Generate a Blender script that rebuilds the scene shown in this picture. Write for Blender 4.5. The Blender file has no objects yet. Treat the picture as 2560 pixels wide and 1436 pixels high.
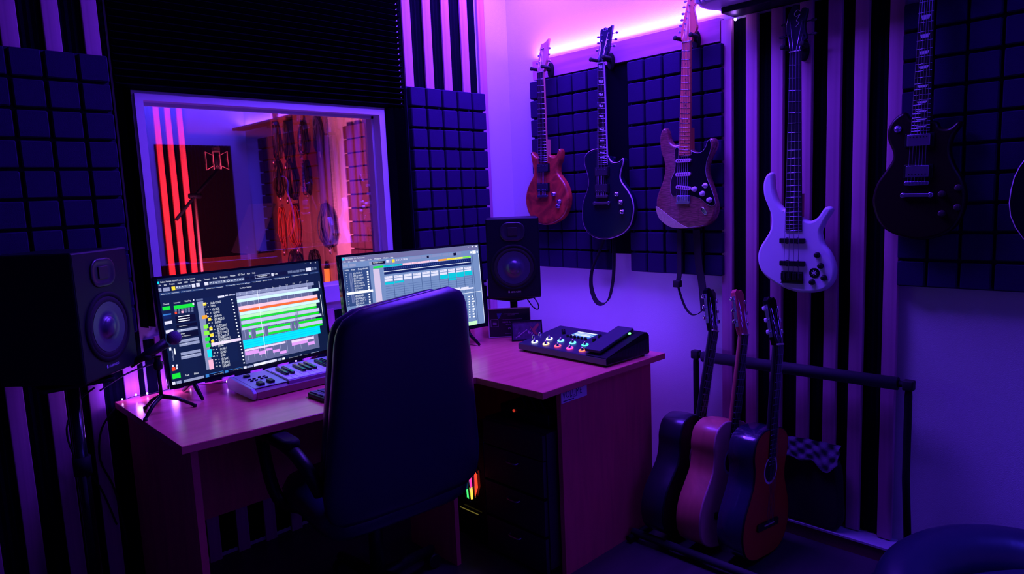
import bpy, math, random
from mathutils import Vector, Matrix
from mathutils.geometry import tessellate_polygon

random.seed(7)
S = bpy.context.scene
COL = S.collection
PI = math.pi

# ------------------------------------------------------------------ camera
cam = bpy.data.objects.new('camera', bpy.data.cameras.new('camera'))
COL.objects.link(cam)
cam.data.sensor_width = 36.0
cam.data.lens = 1736.26 / 2560 * 36.0
cam.data.clip_start = 0.02
_r, _d, _f = (Vector(q) for q in ((.71334901, -.69955396, -.04192189), (-.11816211, -.06109821, -.99111287), (.69077559, .71196296, -.12624511)))
M_ = Matrix((_r, -_d, -_f)).transposed().to_4x4()
M_.translation = Vector((-2.78, -2.8223, 1.42))
cam.matrix_world = M_
S.camera = cam

# ------------------------------------------------------------------ world, lights, exposure
S.view_settings.view_transform = 'Standard'
S.view_settings.look = 'None'
S.view_settings.exposure = 0.0
S.view_settings.gamma = 1.0
S.view_settings.use_curve_mapping = False
W_ = bpy.data.worlds.new('night')
S.world = W_
W_.use_nodes = True
W_.node_tree.nodes['Background'].inputs[0].default_value = (0.05, 0.01, 1, 1)
W_.node_tree.nodes['Background'].inputs[1].default_value = 0.0

VIO = (.128, .032, 1.0)          # the violet of the room's LED strips
def area(name, loc, tgt, sx, sy, power, color=VIO, spread=PI):
    l = bpy.data.lights.new(name, 'AREA')
    l.shape = 'RECTANGLE'; l.size = sx; l.size_y = sy
    l.energy = power; l.color = color; l.spread = spread
    o = bpy.data.objects.new(name, l); COL.objects.link(o)
    o.location = loc
    z = (Vector(loc) - Vector(tgt)).normalized()
    if abs(z.z) > abs(z.y): y = Vector((0, 1, 0)); x = y.cross(z).normalized(); y = z.cross(x)
    else: x = Vector((1, 0, 0)); y = z.cross(x).normalized(); x = y.cross(z)
    o.matrix_world = Matrix((x, y, z)).transposed().to_4x4()
    o.matrix_world.translation = Vector(loc)
    return o
# LED strip lying on top of the guitar board, washing the wall above it
area('led_strip_light', (-.03, -.775, 2.155), (0.02, -.775, 2.35), .02, 1.1, 22)
# LED strip on top of the shelf above the slats
area('led_strip_light', (-.03, -2.35, 2.165), (0.02, -2.35, 2.35), .02, 1.9, 14)
# added ceiling lights without fixtures, brightening the corner, walls and desk
area('added_ceiling_light', (-.58, -.95, 2.71), (-.56, -.93, 0), .8, 1.2, 84, VIO)
area('added_ceiling_light', (-.30, -.28, 2.71), (-.28, -.25, 0), .3, .3, 24, VIO)  # added to lift the room corner further
area('desk_back_light', (-.325, -.62, .715), (0, -.62, 1.05), .03, 1.0, 2.6, VIO)
area('added_back_light', (-.60, -3.27, 2.68), (-.6, -3.31, 1.9), 1.1, .03, 17, (.05, .03, 1.0), math.radians(75))  # added, unseen: brightens the back wall patch mirrored in the window
# booth lamps behind the glass
area('booth_red_light', (-1.55, 1.5, .7), (-1.0, 2.8, 1.45), .25, .5, 48, (1.0, .03, .012), math.radians(80))
area('booth_amber_light', (-1.5, 1.0, .9), (0, 1.6, 1.45), .3, .3, 58, (1.0, .15, .42), math.radians(110))

# ------------------------------------------------------------------ materials
def lin(c):
    return tuple((x/255/12.92 if x/255 <= .04045 else ((x/255+.055)/1.055)**2.4) for x in c)
def new(name):
    m = bpy.data.materials.new(name); m.use_nodes = True
    nt = m.node_tree
    return m, nt, nt.nodes['Principled BSDF']
def mat(name, col, rough=.6, metal=0.0, noise=0.0, nscale=30, bump=0.0, bscale=80, spec=.5, coat=0.0):
    m, nt, b = new(name)
    b.inputs['Base Color'].default_value = (*col, 1)
    b.inputs['Roughness'].default_value = rough
    b.inputs['Metallic'].default_value = metal
    b.inputs['Specular IOR Level'].default_value = spec
    if coat:
        b.inputs['Coat Weight'].default_value = coat; b.inputs['Coat Roughness'].default_value = .06
    tc = nt.nodes.new('ShaderNodeTexCoord')
    if noise:
        n = nt.nodes.new('ShaderNodeTexNoise'); n.inputs['Scale'].default_value = nscale; n.inputs['Detail'].default_value = 5
        nt.links.new(tc.outputs['Object'], n.inputs['Vector'])
        r = nt.nodes.new('ShaderNodeMapRange'); r.inputs[3].default_value = 1-noise; r.inputs[4].default_value = 1+noise*.6
        nt.links.new(n.outputs['Fac'], r.inputs[0])
        mx = nt.nodes.new('ShaderNodeVectorMath'); mx.operation = 'SCALE'; mx.inputs[0].default_value = col
        nt.links.new(r.outputs[0], mx.inputs['Scale']); nt.links.new(mx.outputs[0], b.inputs['Base Color'])
    if bump:
        n = nt.nodes.new('ShaderNodeTexNoise'); n.inputs['Scale'].default_value = bscale; n.inputs['Detail'].default_value = 3
        nt.links.new(tc.outputs['Object'], n.inputs['Vector'])
        bp = nt.nodes.new('ShaderNodeBump'); bp.inputs['Strength'].default_value = bump; bp.inputs['Distance'].default_value = .004
        nt.links.new(n.outputs['Fac'], bp.inputs['Height']); nt.links.new(bp.outputs[0], b.inputs['Normal'])
    return m
def wood(name, c1, c2, axis=2, rough=.5, scale=14, stretch=.08, knots=False, coat=0):
    m, nt, b = new(name)
    tc = nt.nodes.new('ShaderNodeTexCoord'); mp = nt.nodes.new('ShaderNodeMapping')
    sc = [1, 1, 1]; sc[axis] = stretch
    mp.inputs['Scale'].default_value = sc
    nt.links.new(tc.outputs['Object'], mp.inputs['Vector'])
    n = nt.nodes.new('ShaderNodeTexNoise'); n.inputs['Scale'].default_value = scale; n.inputs['Detail'].default_value = 8; n.inputs['Distortion'].default_value = 1.2
    nt.links.new(mp.outputs[0], n.inputs['Vector'])
    r = nt.nodes.new('ShaderNodeValToRGB')
    r.color_ramp.elements[0].position = .3; r.color_ramp.elements[0].color = (*c2, 1)
    r.color_ramp.elements[1].position = .65; r.color_ramp.elements[1].color = (*c1, 1)
    nt.links.new(n.outputs['Fac'], r.inputs[0])
    out = r.outputs[0]
    if knots:
        v = nt.nodes.new('ShaderNodeTexVoronoi'); v.inputs['Scale'].default_value = 2.2
        m2 = nt.nodes.new('ShaderNodeMapping'); s2 = [2.2, 2.2, 2.2]; s2[axis] = .9; m2.inputs['Scale'].default_value = s2
        oi = nt.nodes.new('ShaderNodeObjectInfo'); ad = nt.nodes.new('ShaderNodeVectorMath')
        nt.links.new(tc.outputs['Object'], ad.inputs[0]); nt.links.new(oi.outputs['Location'], ad.inputs[1])
        nt.links.new(ad.outputs[0], m2.inputs['Vector']); nt.links.new(m2.outputs[0], v.inputs['Vector'])
        kr = nt.nodes.new('ShaderNodeMapRange'); kr.inputs[1].default_value = .05; kr.inputs[2].default_value = .15; kr.inputs[3].default_value = .45
        nt.links.new(v.outputs['Distance'], kr.inputs[0])
        sm = nt.nodes.new('ShaderNodeVectorMath'); sm.operation = 'SCALE'
        nt.links.new(out, sm.inputs[0]); nt.links.new(kr.outputs[0], sm.inputs['Scale']); out = sm.outputs[0]
    nt.links.new(out, b.inputs['Base Color'])
    b.inputs['Roughness'].default_value = rough
    if coat: b.inputs['Coat Weight'].default_value = coat; b.inputs['Coat Roughness'].default_value = .08
    bp = nt.nodes.new('ShaderNodeBump'); bp.inputs['Strength'].default_value = .12; bp.inputs['Distance'].default_value = .002
    nt.links.new(n.outputs['Fac'], bp.inputs['Height']); nt.links.new(bp.outputs[0], b.inputs['Normal'])
    return m
def emit(name, col, k):
    m, nt, b = new(name)
    b.inputs['Base Color'].default_value = (.02, .02, .02, 1)
    b.inputs['Emission Color'].default_value = (*col, 1); b.inputs['Emission Strength'].default_value = k
    return m
def emit_attr(name, k):
    m, nt, b = new(name)
    a = nt.nodes.new('ShaderNodeAttribute'); a.attribute_name = 'tint'
    b.inputs['Base Color'].default_value = (.01, .01, .01, 1); b.inputs['Roughness'].default_value = .4
    nt.links.new(a.outputs['Color'], b.inputs['Emission Color']); b.inputs['Emission Strength'].default_value = k
    return m

plaster = mat('white_plaster', (.62, .62, .62), .85, bump=.25, bscale=330)
booth_plaster = mat('booth_plaster', (.62, .56, .56), .85, bump=.3, bscale=160)
ceil_m = mat('ceiling_paint', (.22, .22, .24), .9)
floor_m = wood('laminate_floor', (.05, .03, .05), (.03, .018, .03), 0, .45, 9)
pine = wood('pine_slat', (.64, .26, .44), (.44, .17, .30), 2, .55, 20, .05, True)
pine_h = wood('pine_board', (.62, .23, .42), (.46, .16, .32), 1, .5, 20, .05, True)
foam_m = mat('acoustic_foam', (.024, .009, .068), .95, bump=.25, bscale=500, spec=.1)
foam_dark = mat('ridged_foam', (.003, .003, .008), .95, spec=.03)
frame_white = mat('white_window_frame', (.75, .75, .8), .45)
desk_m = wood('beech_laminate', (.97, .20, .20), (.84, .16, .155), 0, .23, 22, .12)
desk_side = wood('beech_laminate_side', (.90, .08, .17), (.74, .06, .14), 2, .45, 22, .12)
blackp = mat('black_plastic', (.006, .006, .010), .42, spec=.3)
blackm = mat('matt_black', (.004, .004, .008), .7, spec=.2)
gloss_black = mat('gloss_black', (.004, .004, .009), .15, spec=.4, coat=.15)
rubber = mat('black_rubber', (.006, .006, .008), .8)
leather = mat('black_leather', (.010, .014, .042), .34, spec=.6, bump=.06, bscale=120)
chrome = mat('chrome', (.8, .8, .85), .18, 1.0)
nickel = mat('satin_nickel', (.52, .48, .75), .32, 1.0)
whitep = mat('white_plastic', (.8, .8, .8), .35)
silver = mat('silver_plastic', (.42, .45, .5), .4, .3)
bone = mat('bone', (.75, .7, .62), .4)
rosewood = mat('rosewood', (.014, .008, .012), .5, spec=.25, noise=.4, nscale=60)
maple = wood('maple_neck', (.85, .26, .12), (.70, .20, .09), 1, .35, 12, .08)
pearl = mat('pearl_inlay', (.75, .78, .85), .25)
fabric_black = mat('black_webbing', (.006, .006, .008), .9)

# ------------------------------------------------------------------ mesh builder
class MB:
    def __init__(s): s.v = []; s.f = []; s.s = []; s.c = []; s.k = []
    def mark(s, i): s.k.append((len(s.f), i)); return s      # faces added from here on use material i
    def add(s, vs, fs, smooth=False, M=None, col=None):
        o = len(s.v)
        for p in vs:
            p = Vector(p)
            s.v.append(M @ p if M else p)
        for f in fs:
            s.f.append([i+o for i in f]); s.s.append(smooth); s.c.append(col)
        return s
    def box(s, c, d, M=None, col=None):
        x, y, z = c; a, b, e = (q/2 for q in d)
        vs = [(x+i*a, y+j*b, z+k*e) for i in (-1, 1) for j in (-1, 1) for k in (-1, 1)]
        return s.add(vs, [(0, 1, 3, 2), (4, 6, 7, 5), (0, 4, 5, 1), (2, 3, 7, 6), (0, 2, 6, 4), (1, 5, 7, 3)], False, M, col)
    def b2(s, lo, hi, M=None, col=None):
        return s.box([(a+b)/2 for a, b in zip(lo, hi)], [abs(b-a) for a, b in zip(lo, hi)], M, col)
    def prism(s, out, prof, M=None, smooth=True, caps=True):
        """out: CCW 2D outline; prof: list of (inset, z) from bottom to top"""
        n = len(out); P = [Vector(p) for p in out]
        ar = sum(P[i].x*P[(i+1) % n].y-P[(i+1) % n].x*P[i].y for i in range(n))
        if ar < 0: P.reverse()
        N = []
        for i in range(n):
            t = (P[(i+1) % n]-P[i-1])
            t = t.normalized() if t.length > 1e-9 else Vector((1, 0))
            N.append(Vector((-t.y, t.x)))
        vs = []; fs = []
        for ins, z in prof:
            for p, q in zip(P, N):
                w = p+q*ins; vs.append((w.x, w.y, z))
        for k in range(len(prof)-1):
            for i in range(n):
                j = (i+1) % n
                fs.append((k*n+i, k*n+j, (k+1)*n+j, (k+1)*n+i))
        s.add(vs, fs, smooth, M)
        if caps:
            o = len(s.v)-len(vs)
            for base, rev in ((0, True), ((len(prof)-1)*n, False)):
                if n <= 4: ts = [list(range(n))]
                else:
                    ts = [list(q) for q in tessellate_polygon([[Vector((vs[base+i][0], vs[base+i][1], 0)) for i in range(n)]])]
                for q in ts:
                    if len(q) > 2:
                        a_, b_, c_ = (vs[base+i] for i in q[:3])
                        ccw = (b_[0]-a_[0])*(c_[1]-a_[1])-(b_[1]-a_[1])*(c_[0]-a_[0]) > 0
                        if ccw == rev: q.reverse()
                    s.f.append([o+base+i for i in q]); s.s.append(False); s.c.append(None)
        return s
    def rbox(s, c, d, r=.01, e=.003, M=None, seg=4):
        """box with rounded vertical edges (radius r) and eased top and bottom (e)"""
        o = rrect(d[0], d[1], r, seg); z0 = -d[2]/2; z1 = d[2]/2
        T = Matrix.Translation(c)
        return s.prism(o, [(e, z0), (e*.3, z0+e*.3), (0, z0+e), (0, z1-e), (e*.3, z1-e*.3), (e, z1)], (M @ T) if M else T)
    def tube(s, pts, r, n=8, closed=False, M=None):
        P = [Vector(p) for p in pts]; m = len(P)
        rr = r if isinstance(r, (list, tuple)) else [r]*m
        vs = []; fs = []; up = None
        for i, p in enumerate(P):
            if closed: t = P[(i+1) % m]-P[i-1]
            else: t = P[min(i+1, m-1)]-P[max(i-1, 0)]
            t = t.normalized() if t.length > 1e-9 else Vector((0, 0, 1))
            if up is None: up = t.orthogonal().normalized()
            up = (up-t*up.dot(t)); up = up.normalized() if up.length > 1e-6 else t.orthogonal().normalized()
            b = t.cross(up)
            for k in range(n):
                a = 2*PI*k/n; vs.append(p+(up*math.cos(a)+b*math.sin(a))*rr[i])
        for i in range(m if closed else m-1):
            j = (i+1) % m
            for k in range(n):
                l = (k+1) % n; fs.append((i*n+k, i*n+l, j*n+l, j*n+k))
        s.add(vs, fs, True, M)
        if not closed:
            o = len(s.v)-len(vs)
            s.f.append([o+i for i in range(n-1, -1, -1)]); s.s.append(False); s.c.append(None)
            s.f.append([o+(m-1)*n+i for i in range(n)]); s.s.append(False); s.c.append(None)
        return s
    def lathe(s, prof, n=24, M=None):
        vs = []; fs = []; m = len(prof)
        for r, z in prof:
            for k in range(n):
                a = 2*PI*k/n; vs.append((max(r, 1e-5)*math.cos(a), max(r, 1e-5)*math.sin(a), z))
        for i in range(m-1):
            for k in range(n):
                l = (k+1) % n; fs.append((i*n+k, i*n+l, (i+1)*n+l, (i+1)*n+k))
        return s.add(vs, fs, True, M)
    def ribbon(s, pts, wv, w, t=.002):
        P = [Vector(p) for p in pts]; wv = Vector(wv).normalized()*w/2; vs = []; fs = []
        for i, p in enumerate(P):
            d = (P[min(i+1, len(P)-1)]-P[max(i-1, 0)]).normalized(); n = d.cross(wv).normalized()*t/2
            vs += [p-wv-n, p+wv-n, p+wv+n, p-wv+n]
        for i in range(len(P)-1):
            for k in range(4):
                l = (k+1) % 4; fs.append((i*4+k, i*4+l, i*4+4+l, i*4+4+k))
        e = (len(P)-1)*4
        return s.add(vs, fs+[(3, 2, 1, 0), (e, e+1, e+2, e+3)])
    def build(s, name, m, parent=None, loc=None):
        me = bpy.data.meshes.new(name)
        vs = [tuple(Vector(p)-Vector(loc)) for p in s.v] if loc else [tuple(p) for p in s.v]
        me.from_pydata(vs, [], s.f)
        me.polygons.foreach_set('use_smooth', s.s)
        if any(c is not None for c in s.c):
            a = me.color_attributes.new('tint', 'FLOAT_COLOR', 'CORNER')
            k = 0
            for p, c in zip(me.polygons, s.c):
                c = c or (0, 0, 0)
                for _ in p.loop_indices: a.data[k].color = (*c, 1); k += 1
        for q in (m if isinstance(m, list) else [m]): me.materials.append(q)
        for a, (st, i) in enumerate(s.k):
            for p in range(st, s.k[a+1][0] if a+1 < len(s.k) else len(s.f)): me.polygons[p].material_index = i
        me.update()
        o = bpy.data.objects.new(name, me); COL.objects.link(o)
        if parent: o.parent = parent
        if loc: o.location = loc
        return o
def rrect(w, h, r, seg=4):
    o = []
    for cx, cy, a0 in ((w/2-r, h/2-r, 0), (-w/2+r, h/2-r, 90), (-w/2+r, -h/2+r, 180), (w/2-r, -h/2+r, 270)):
        for k in range(seg+1):
            a = math.radians(a0+90*k/seg); o.append((cx+r*math.cos(a), cy+r*math.sin(a)))
    return o
def circ(r, n=24, cx=0, cy=0, ry=None):
    return [(cx+r*math.cos(2*PI*k/n), cy+(ry or r)*math.sin(2*PI*k/n)) for k in range(n)]
def smooth(pts, k=4, closed=True):
    P = [Vector(p) for p in pts]; n = len(P); o = []
    rng = range(n) if closed else range(n-1)
    for i in rng:
        if closed: a, b, c, d = P[i-1], P[i], P[(i+1) % n], P[(i+2) % n]
        else: a, b, c, d = P[max(i-1, 0)], P[i], P[i+1], P[min(i+2, n-1)]
        for j in range(k):
            t = j/k
            o.append(.5*((2*b)+(c-a)*t+(2*a-5*b+4*c-d)*t*t+(3*b-a-3*c+d)*t**3))
    if not closed: o.append(P[-1])
    return [tuple(p) for p in o]
def frame(loc, x, y, z):
    m = Matrix((Vector(x), Vector(y), Vector(z))).transposed().to_4x4(); m.translation = Vector(loc); return m
def rotz(a): return Matrix.Rotation(a, 4, 'Z')
def thing(name, label, cat, M=None, group=None):
    o = bpy.data.objects.new(name, None); COL.objects.link(o)
    o.empty_display_size = .1
    if M is not None: o.matrix_world = M if isinstance(M, Matrix) else Matrix.Translation(M)
    return tag(o, label, cat, group)
def tag(o, label, cat, group=None, kind=None):
    o['label'] = label; o['category'] = cat
    if group: o['group'] = group
    if kind: o['kind'] = kind
    return o
def struct(o): o['kind'] = 'structure'; return o
def dup(root, M, label, group=None):
    r = root.copy(); COL.objects.link(r); r.matrix_world = M
    r['label'] = label
    if group: r['group'] = group
    for ch in root.children:
        c = ch.copy(); COL.objects.link(c); c.parent = r
        for g in ch.children:
            d = g.copy(); COL.objects.link(d); d.parent = c
    return r
def textmesh(body, bold=False):
    cu = bpy.data.curves.new('lettering', 'FONT'); cu.body = body; cu.size = 1; cu.resolution_u = 2
    if bold: cu.offset = .02
    o = bpy.data.objects.new('lettering', cu); COL.objects.link(o)
    dg = bpy.context.evaluated_depsgraph_get(); me = bpy.data.meshes.new_from_object(o.evaluated_get(dg))
    vs = [v.co.copy() for v in me.vertices]; fs = [list(p.vertices) for p in me.polygons]
    bpy.data.objects.remove(o); bpy.data.curves.remove(cu); bpy.data.meshes.remove(me)
    return vs, fs
def add_text(mb, body, x0, y0, x1, y1, z, M=None, col=None, bold=False, fit=True):
    vs, fs = textmesh(body, bold)
    if not vs: return
    ax = min(v.x for v in vs); bx = max(v.x for v in vs); ay = min(v.y for v in vs); by = max(v.y for v in vs)
    sx = (x1-x0)/max(bx-ax, 1e-6); sy = (y1-y0)/(max(by-ay, 1e-6) if fit else .92)
    y0 = y0 if fit else y0+.2*(y1-y0); ay = ay if fit else 0
    mb.add([(x0+(v.x-ax)*sx, y0+(v.y-ay)*sy, z) for v in vs], fs, False, M, col)
GD={
 'strat':{
  'body':[(1.1497,1.6217),(1.1289,1.6217),(1.1079,1.6324),(1.0955,1.6532),(1.0895,1.6789),(1.0812,1.6948),(1.0706,1.6988),(1.0574,1.6856),(1.0495,1.6574),(1.0499,1.6282),(1.0558,1.5913),(1.0683,1.5613),(1.0721,1.5318),(1.0707,1.5026),(1.0601,1.4665),(1.0442,1.4339),(1.0304,1.401),(1.0253,1.3675),(1.0291,1.3337),(1.0419,1.3036),(1.0679,1.281),(1.098,1.2642),(1.1364,1.2576),(1.1867,1.2576),(1.24,1.2624),(1.2761,1.2713),(1.3038,1.2906),(1.3195,1.3186),(1.3243,1.35),(1.3191,1.3815),(1.3092,1.4167),(1.2951,1.4556),(1.2836,1.491),(1.2826,1.5223),(1.2957,1.5561),(1.3153,1.589),(1.3211,1.6125),(1.3155,1.6301),(1.2982,1.6374),(1.2865,1.6223),(1.2785,1.6023),(1.2627,1.5862),(1.2429,1.5815),(1.2269,1.5855),(1.2149,1.5917),(1.2029,1.5997),(1.1744,1.6073)],
  'guard':[(1.1495,1.6057),(1.1328,1.607),(1.1304,1.5786),(1.1319,1.5425),(1.1272,1.5068),(1.112,1.4786),(1.1051,1.4425),(1.1089,1.4131),(1.1214,1.3981),(1.1363,1.4031),(1.2027,1.4009),(1.225,1.3949),(1.2571,1.3833),(1.2807,1.365),(1.3042,1.3539),(1.3197,1.3605),(1.3198,1.378),(1.3084,1.4132),(1.295,1.4451),(1.2815,1.4771),(1.2778,1.5052),(1.282,1.5397),(1.2959,1.5733),(1.3038,1.6071),(1.2962,1.6301),(1.2865,1.6189),(1.2785,1.5989),(1.2627,1.5835),(1.2428,1.5791),(1.2269,1.5827),(1.2128,1.5866),(1.2046,1.5696),(1.1533,1.5733)],
  'pick':[(1.1757,1.5514),(1.173,1.4928),(1.1743,1.4353)],
  'bridge':[(1.1363,1.4038),(1.2027,1.4017),(1.2024,1.3658),(1.1358,1.3674)],
  'knobs':[(1.2262,1.4276),(1.2644,1.4071),(1.2973,1.3797)],
  'switch':[(1.2765,1.4407)],
  'jack':[(1.2694,1.3334)],
  'flash':[(1.0274,1.36),(1.0645,1.3387),(1.0988,1.3142),(1.1285,1.2955),(1.1578,1.277),(1.1909,1.2616),(1.1365,1.2587),(1.098,1.2653),(1.0679,1.2817),(1.0419,1.3043),(1.0291,1.3337)],
  'head':[(1.1695,2.0494),(1.1637,2.065),(1.1635,2.0887),(1.1704,2.1164),(1.1793,2.1435),(1.186,2.169),(1.1949,2.2011),(1.2014,2.221),(1.2142,2.2323),(1.2309,2.232),(1.2453,2.2199),(1.2482,2.2034),(1.2409,2.1909),(1.2283,2.1813),(1.225,2.1696),(1.2301,2.1507),(1.237,2.1173),(1.24,2.0953),(1.2314,2.0756),(1.2187,2.0637),(1.2132,2.0413)],
  'pegs':[(1.169,2.0931),(1.1725,2.1178),(1.1792,2.1399),(1.1849,2.1639),(1.1905,2.1895),(1.1971,2.2113)],
  'neck':[(1.1727,2.0476),(1.2126,2.0402),(1.2062,1.5692),(1.1516,1.5748)],
 },
 'prs':{
  'body':[(0.3105,1.6286),(0.2962,1.6296),(0.2785,1.6412),(0.2614,1.658),(0.2542,1.6413),(0.2576,1.6134),(0.2649,1.5852),(0.2707,1.5572),(0.2619,1.5299),(0.2409,1.5031),(0.2192,1.4689),(0.2062,1.4306),(0.2042,1.3952),(0.213,1.356),(0.2312,1.3238),(0.2595,1.2988),(0.2976,1.281),(0.3405,1.2756),(0.3879,1.2807),(0.435,1.2976),(0.4725,1.3244),(0.4942,1.3577),(0.5045,1.391),(0.5057,1.421),(0.4983,1.4546),(0.4819,1.4886),(0.4584,1.5165),(0.4412,1.5375),(0.4385,1.5577),(0.4454,1.5807),(0.4577,1.6032),(0.4641,1.626),(0.4642,1.6475),(0.4557,1.6597),(0.4441,1.6523),(0.4365,1.6346),(0.4224,1.624),(0.3996,1.6273),(0.3815,1.6353),(0.374,1.6258)],
  'pick':[(0.3465,1.5699),(0.3416,1.471)],
  'bridge':[(0.3035,1.4448),(0.3769,1.4422),(0.3752,1.4081),(0.3017,1.4102)],
  'knobs':[(0.4159,1.4341),(0.4508,1.3958),(0.4429,1.3723)],
  'head':[(0.3254,2.0574),(0.328,2.0801),(0.3326,2.1057),(0.341,2.1338),(0.3493,2.1586),(0.3566,2.1849),(0.3738,2.1873),(0.3901,2.1934),(0.4088,2.2054),(0.4042,2.1844),(0.3985,2.1596),(0.3939,2.1313),(0.3902,2.1027),(0.3799,2.0783),(0.3684,2.0507)],
  'pegs':[(0.3309,2.0994),(0.3434,2.135),(0.3588,2.1634),(0.3786,2.0997),(0.3756,2.1312),(0.3817,2.161)],
  'neck':[(0.3298,2.0535),(0.3716,2.048),(0.3751,1.599),(0.3162,1.6009)],
 },
 'lp':{
  'body':[(0.7555,1.5766),(0.7613,1.6022),(0.7723,1.5852),(0.7883,1.5712),(0.8085,1.5682),(0.8288,1.5717),(0.8483,1.5847),(0.8518,1.5669),(0.842,1.542),(0.8333,1.5168),(0.8315,1.4944),(0.8421,1.4713),(0.8653,1.4446),(0.8844,1.4183),(0.8975,1.3922),(0.9038,1.36),(0.9018,1.328),(0.8911,1.2894),(0.8725,1.2603),(0.8439,1.2373),(0.8109,1.2223),(0.7777,1.213),(0.7398,1.2065),(0.693,1.2094),(0.65,1.2226),(0.6157,1.2498),(0.5971,1.2877),(0.5942,1.3289),(0.5978,1.3666),(0.608,1.4005),(0.627,1.4372),(0.6392,1.4704),(0.639,1.5007),(0.6306,1.5347),(0.6179,1.5724),(0.6201,1.6057),(0.6427,1.6274),(0.6733,1.6383),(0.6989,1.6396),(0.7072,1.6356)],
  'pick':[(0.729,1.5291),(0.7265,1.4501)],
  'bridge':[(0.6937,1.4214),(0.761,1.4192),(0.7606,1.4044),(0.6932,1.4064)],
  'tail':[(0.6924,1.3847),(0.7558,1.383),(0.7556,1.3758),(0.6922,1.3773)],
  'knobs':[(0.8132,1.4191),(0.8356,1.381),(0.8417,1.337)],
  'head':[(0.7177,2.0511),(0.7184,2.0722),(0.7254,2.1013),(0.7305,2.1365),(0.7351,2.1792),(0.7497,2.1832),(0.7635,2.1877),(0.775,2.1818),(0.7905,2.1847),(0.8052,2.19),(0.8007,2.1679),(0.7921,2.137),(0.7841,2.1028),(0.7775,2.077),(0.7633,2.057),(0.7512,2.0455)],
  'pegs':[(0.7291,2.1548),(0.7282,2.1279),(0.7192,2.0963),(0.8011,2.156),(0.7945,2.1276),(0.784,2.0998)],
  'neck':[(0.7192,2.0351),(0.7534,2.0295),(0.7599,1.5604),(0.7053,1.562)],
 },
 'bass':{
  'body':[(1.6215,1.3319),(1.6119,1.3358),(1.5924,1.3587),(1.5806,1.3853),(1.5733,1.4155),(1.5704,1.4493),(1.5675,1.4737),(1.5565,1.4792),(1.5428,1.4713),(1.531,1.4474),(1.5283,1.4173),(1.5332,1.383),(1.5473,1.3484),(1.5593,1.3178),(1.5634,1.2874),(1.5577,1.2532),(1.5379,1.2185),(1.5178,1.1873),(1.5077,1.1559),(1.5078,1.1247),(1.5181,1.0938),(1.5385,1.0674),(1.5667,1.0475),(1.6064,1.0266),(1.6529,1.0124),(1.6907,1.0085),(1.7351,1.0122),(1.7712,1.0232),(1.7958,1.0438),(1.8095,1.0701),(1.8132,1.1029),(1.8067,1.1352),(1.7904,1.1709),(1.7687,1.1994),(1.7594,1.2283),(1.758,1.2501),(1.7659,1.2682),(1.7762,1.2897),(1.79,1.311),(1.7977,1.327),(1.793,1.3377),(1.7825,1.3415),(1.7709,1.3382),(1.7605,1.3258),(1.7476,1.3062),(1.7316,1.2929),(1.7135,1.2876),(1.6987,1.2932),(1.6857,1.2995)],
  'pick':[(1.6529,1.212),(1.6538,1.1234)],
  'bridge':[(1.609,1.092),(1.6954,1.0921),(1.6941,1.0452),(1.6094,1.0433)],
  'knobs':[(1.7488,1.1589),(1.762,1.1179),(1.7751,1.0731),(1.7309,1.0548)],
  'badge':[(1.7378,1.0896)],
  'head':[(1.6335,1.9288),(1.6311,1.9569),(1.6232,1.9782),(1.6182,2.0069),(1.6227,2.0475),(1.6338,2.0785),(1.644,2.0899),(1.6543,2.0935),(1.6615,2.0881),(1.6626,2.0742),(1.6678,2.0634),(1.6739,2.068),(1.6808,2.0771),(1.699,2.0703),(1.6957,2.0459),(1.6905,2.0238),(1.6923,1.9925),(1.6982,1.9661),(1.6822,1.9515),(1.6748,1.9215)],
  'pegs':[(1.6218,2.0309),(1.6137,1.987),(1.6975,2.0282),(1.7,1.9793)],
  'neck':[(1.6353,1.9275),(1.6765,1.9203),(1.6885,1.2484),(1.6245,1.2465)],
 },
 'dlp':{
  'body':[(2.0576,1.6294),(2.0341,1.6567),(2.0013,1.639),(1.9819,1.6051),(1.9815,1.569),(1.9988,1.5241),(1.9968,1.4952),(1.9752,1.4599),(1.9484,1.4169),(1.9363,1.3576),(1.9511,1.2972),(1.98,1.2558),(2.032,1.23),(2.0919,1.2197),(2.1492,1.2312),(2.1917,1.2598),(2.2173,1.3085),(2.2244,1.3636),(2.2135,1.419),(2.1878,1.4685),(2.174,1.5176),(2.1816,1.5649),(2.2043,1.6),(2.1921,1.6101),(2.1686,1.5921),(2.1409,1.5963),(2.1259,1.6185)],
  'pick':[(2.0839,1.5583),(2.0828,1.4544)],
  'bridge':[(2.0391,1.4224),(2.1211,1.422),(2.1215,1.4058),(2.0395,1.4058)],
  'tail':[(2.0336,1.3831),(2.1299,1.3824),(2.1305,1.3641),(2.0341,1.3653)],
  'knobs':[(2.156,1.3753),(2.203,1.3939),(2.1581,1.3102),(2.2023,1.3299)],
  'switch':[(2.0159,1.6013)],
  'neck':[(2.0716,2.0417),(2.1146,2.0412),(2.1149,1.5861),(2.059,1.5869)],
 },
}
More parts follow.
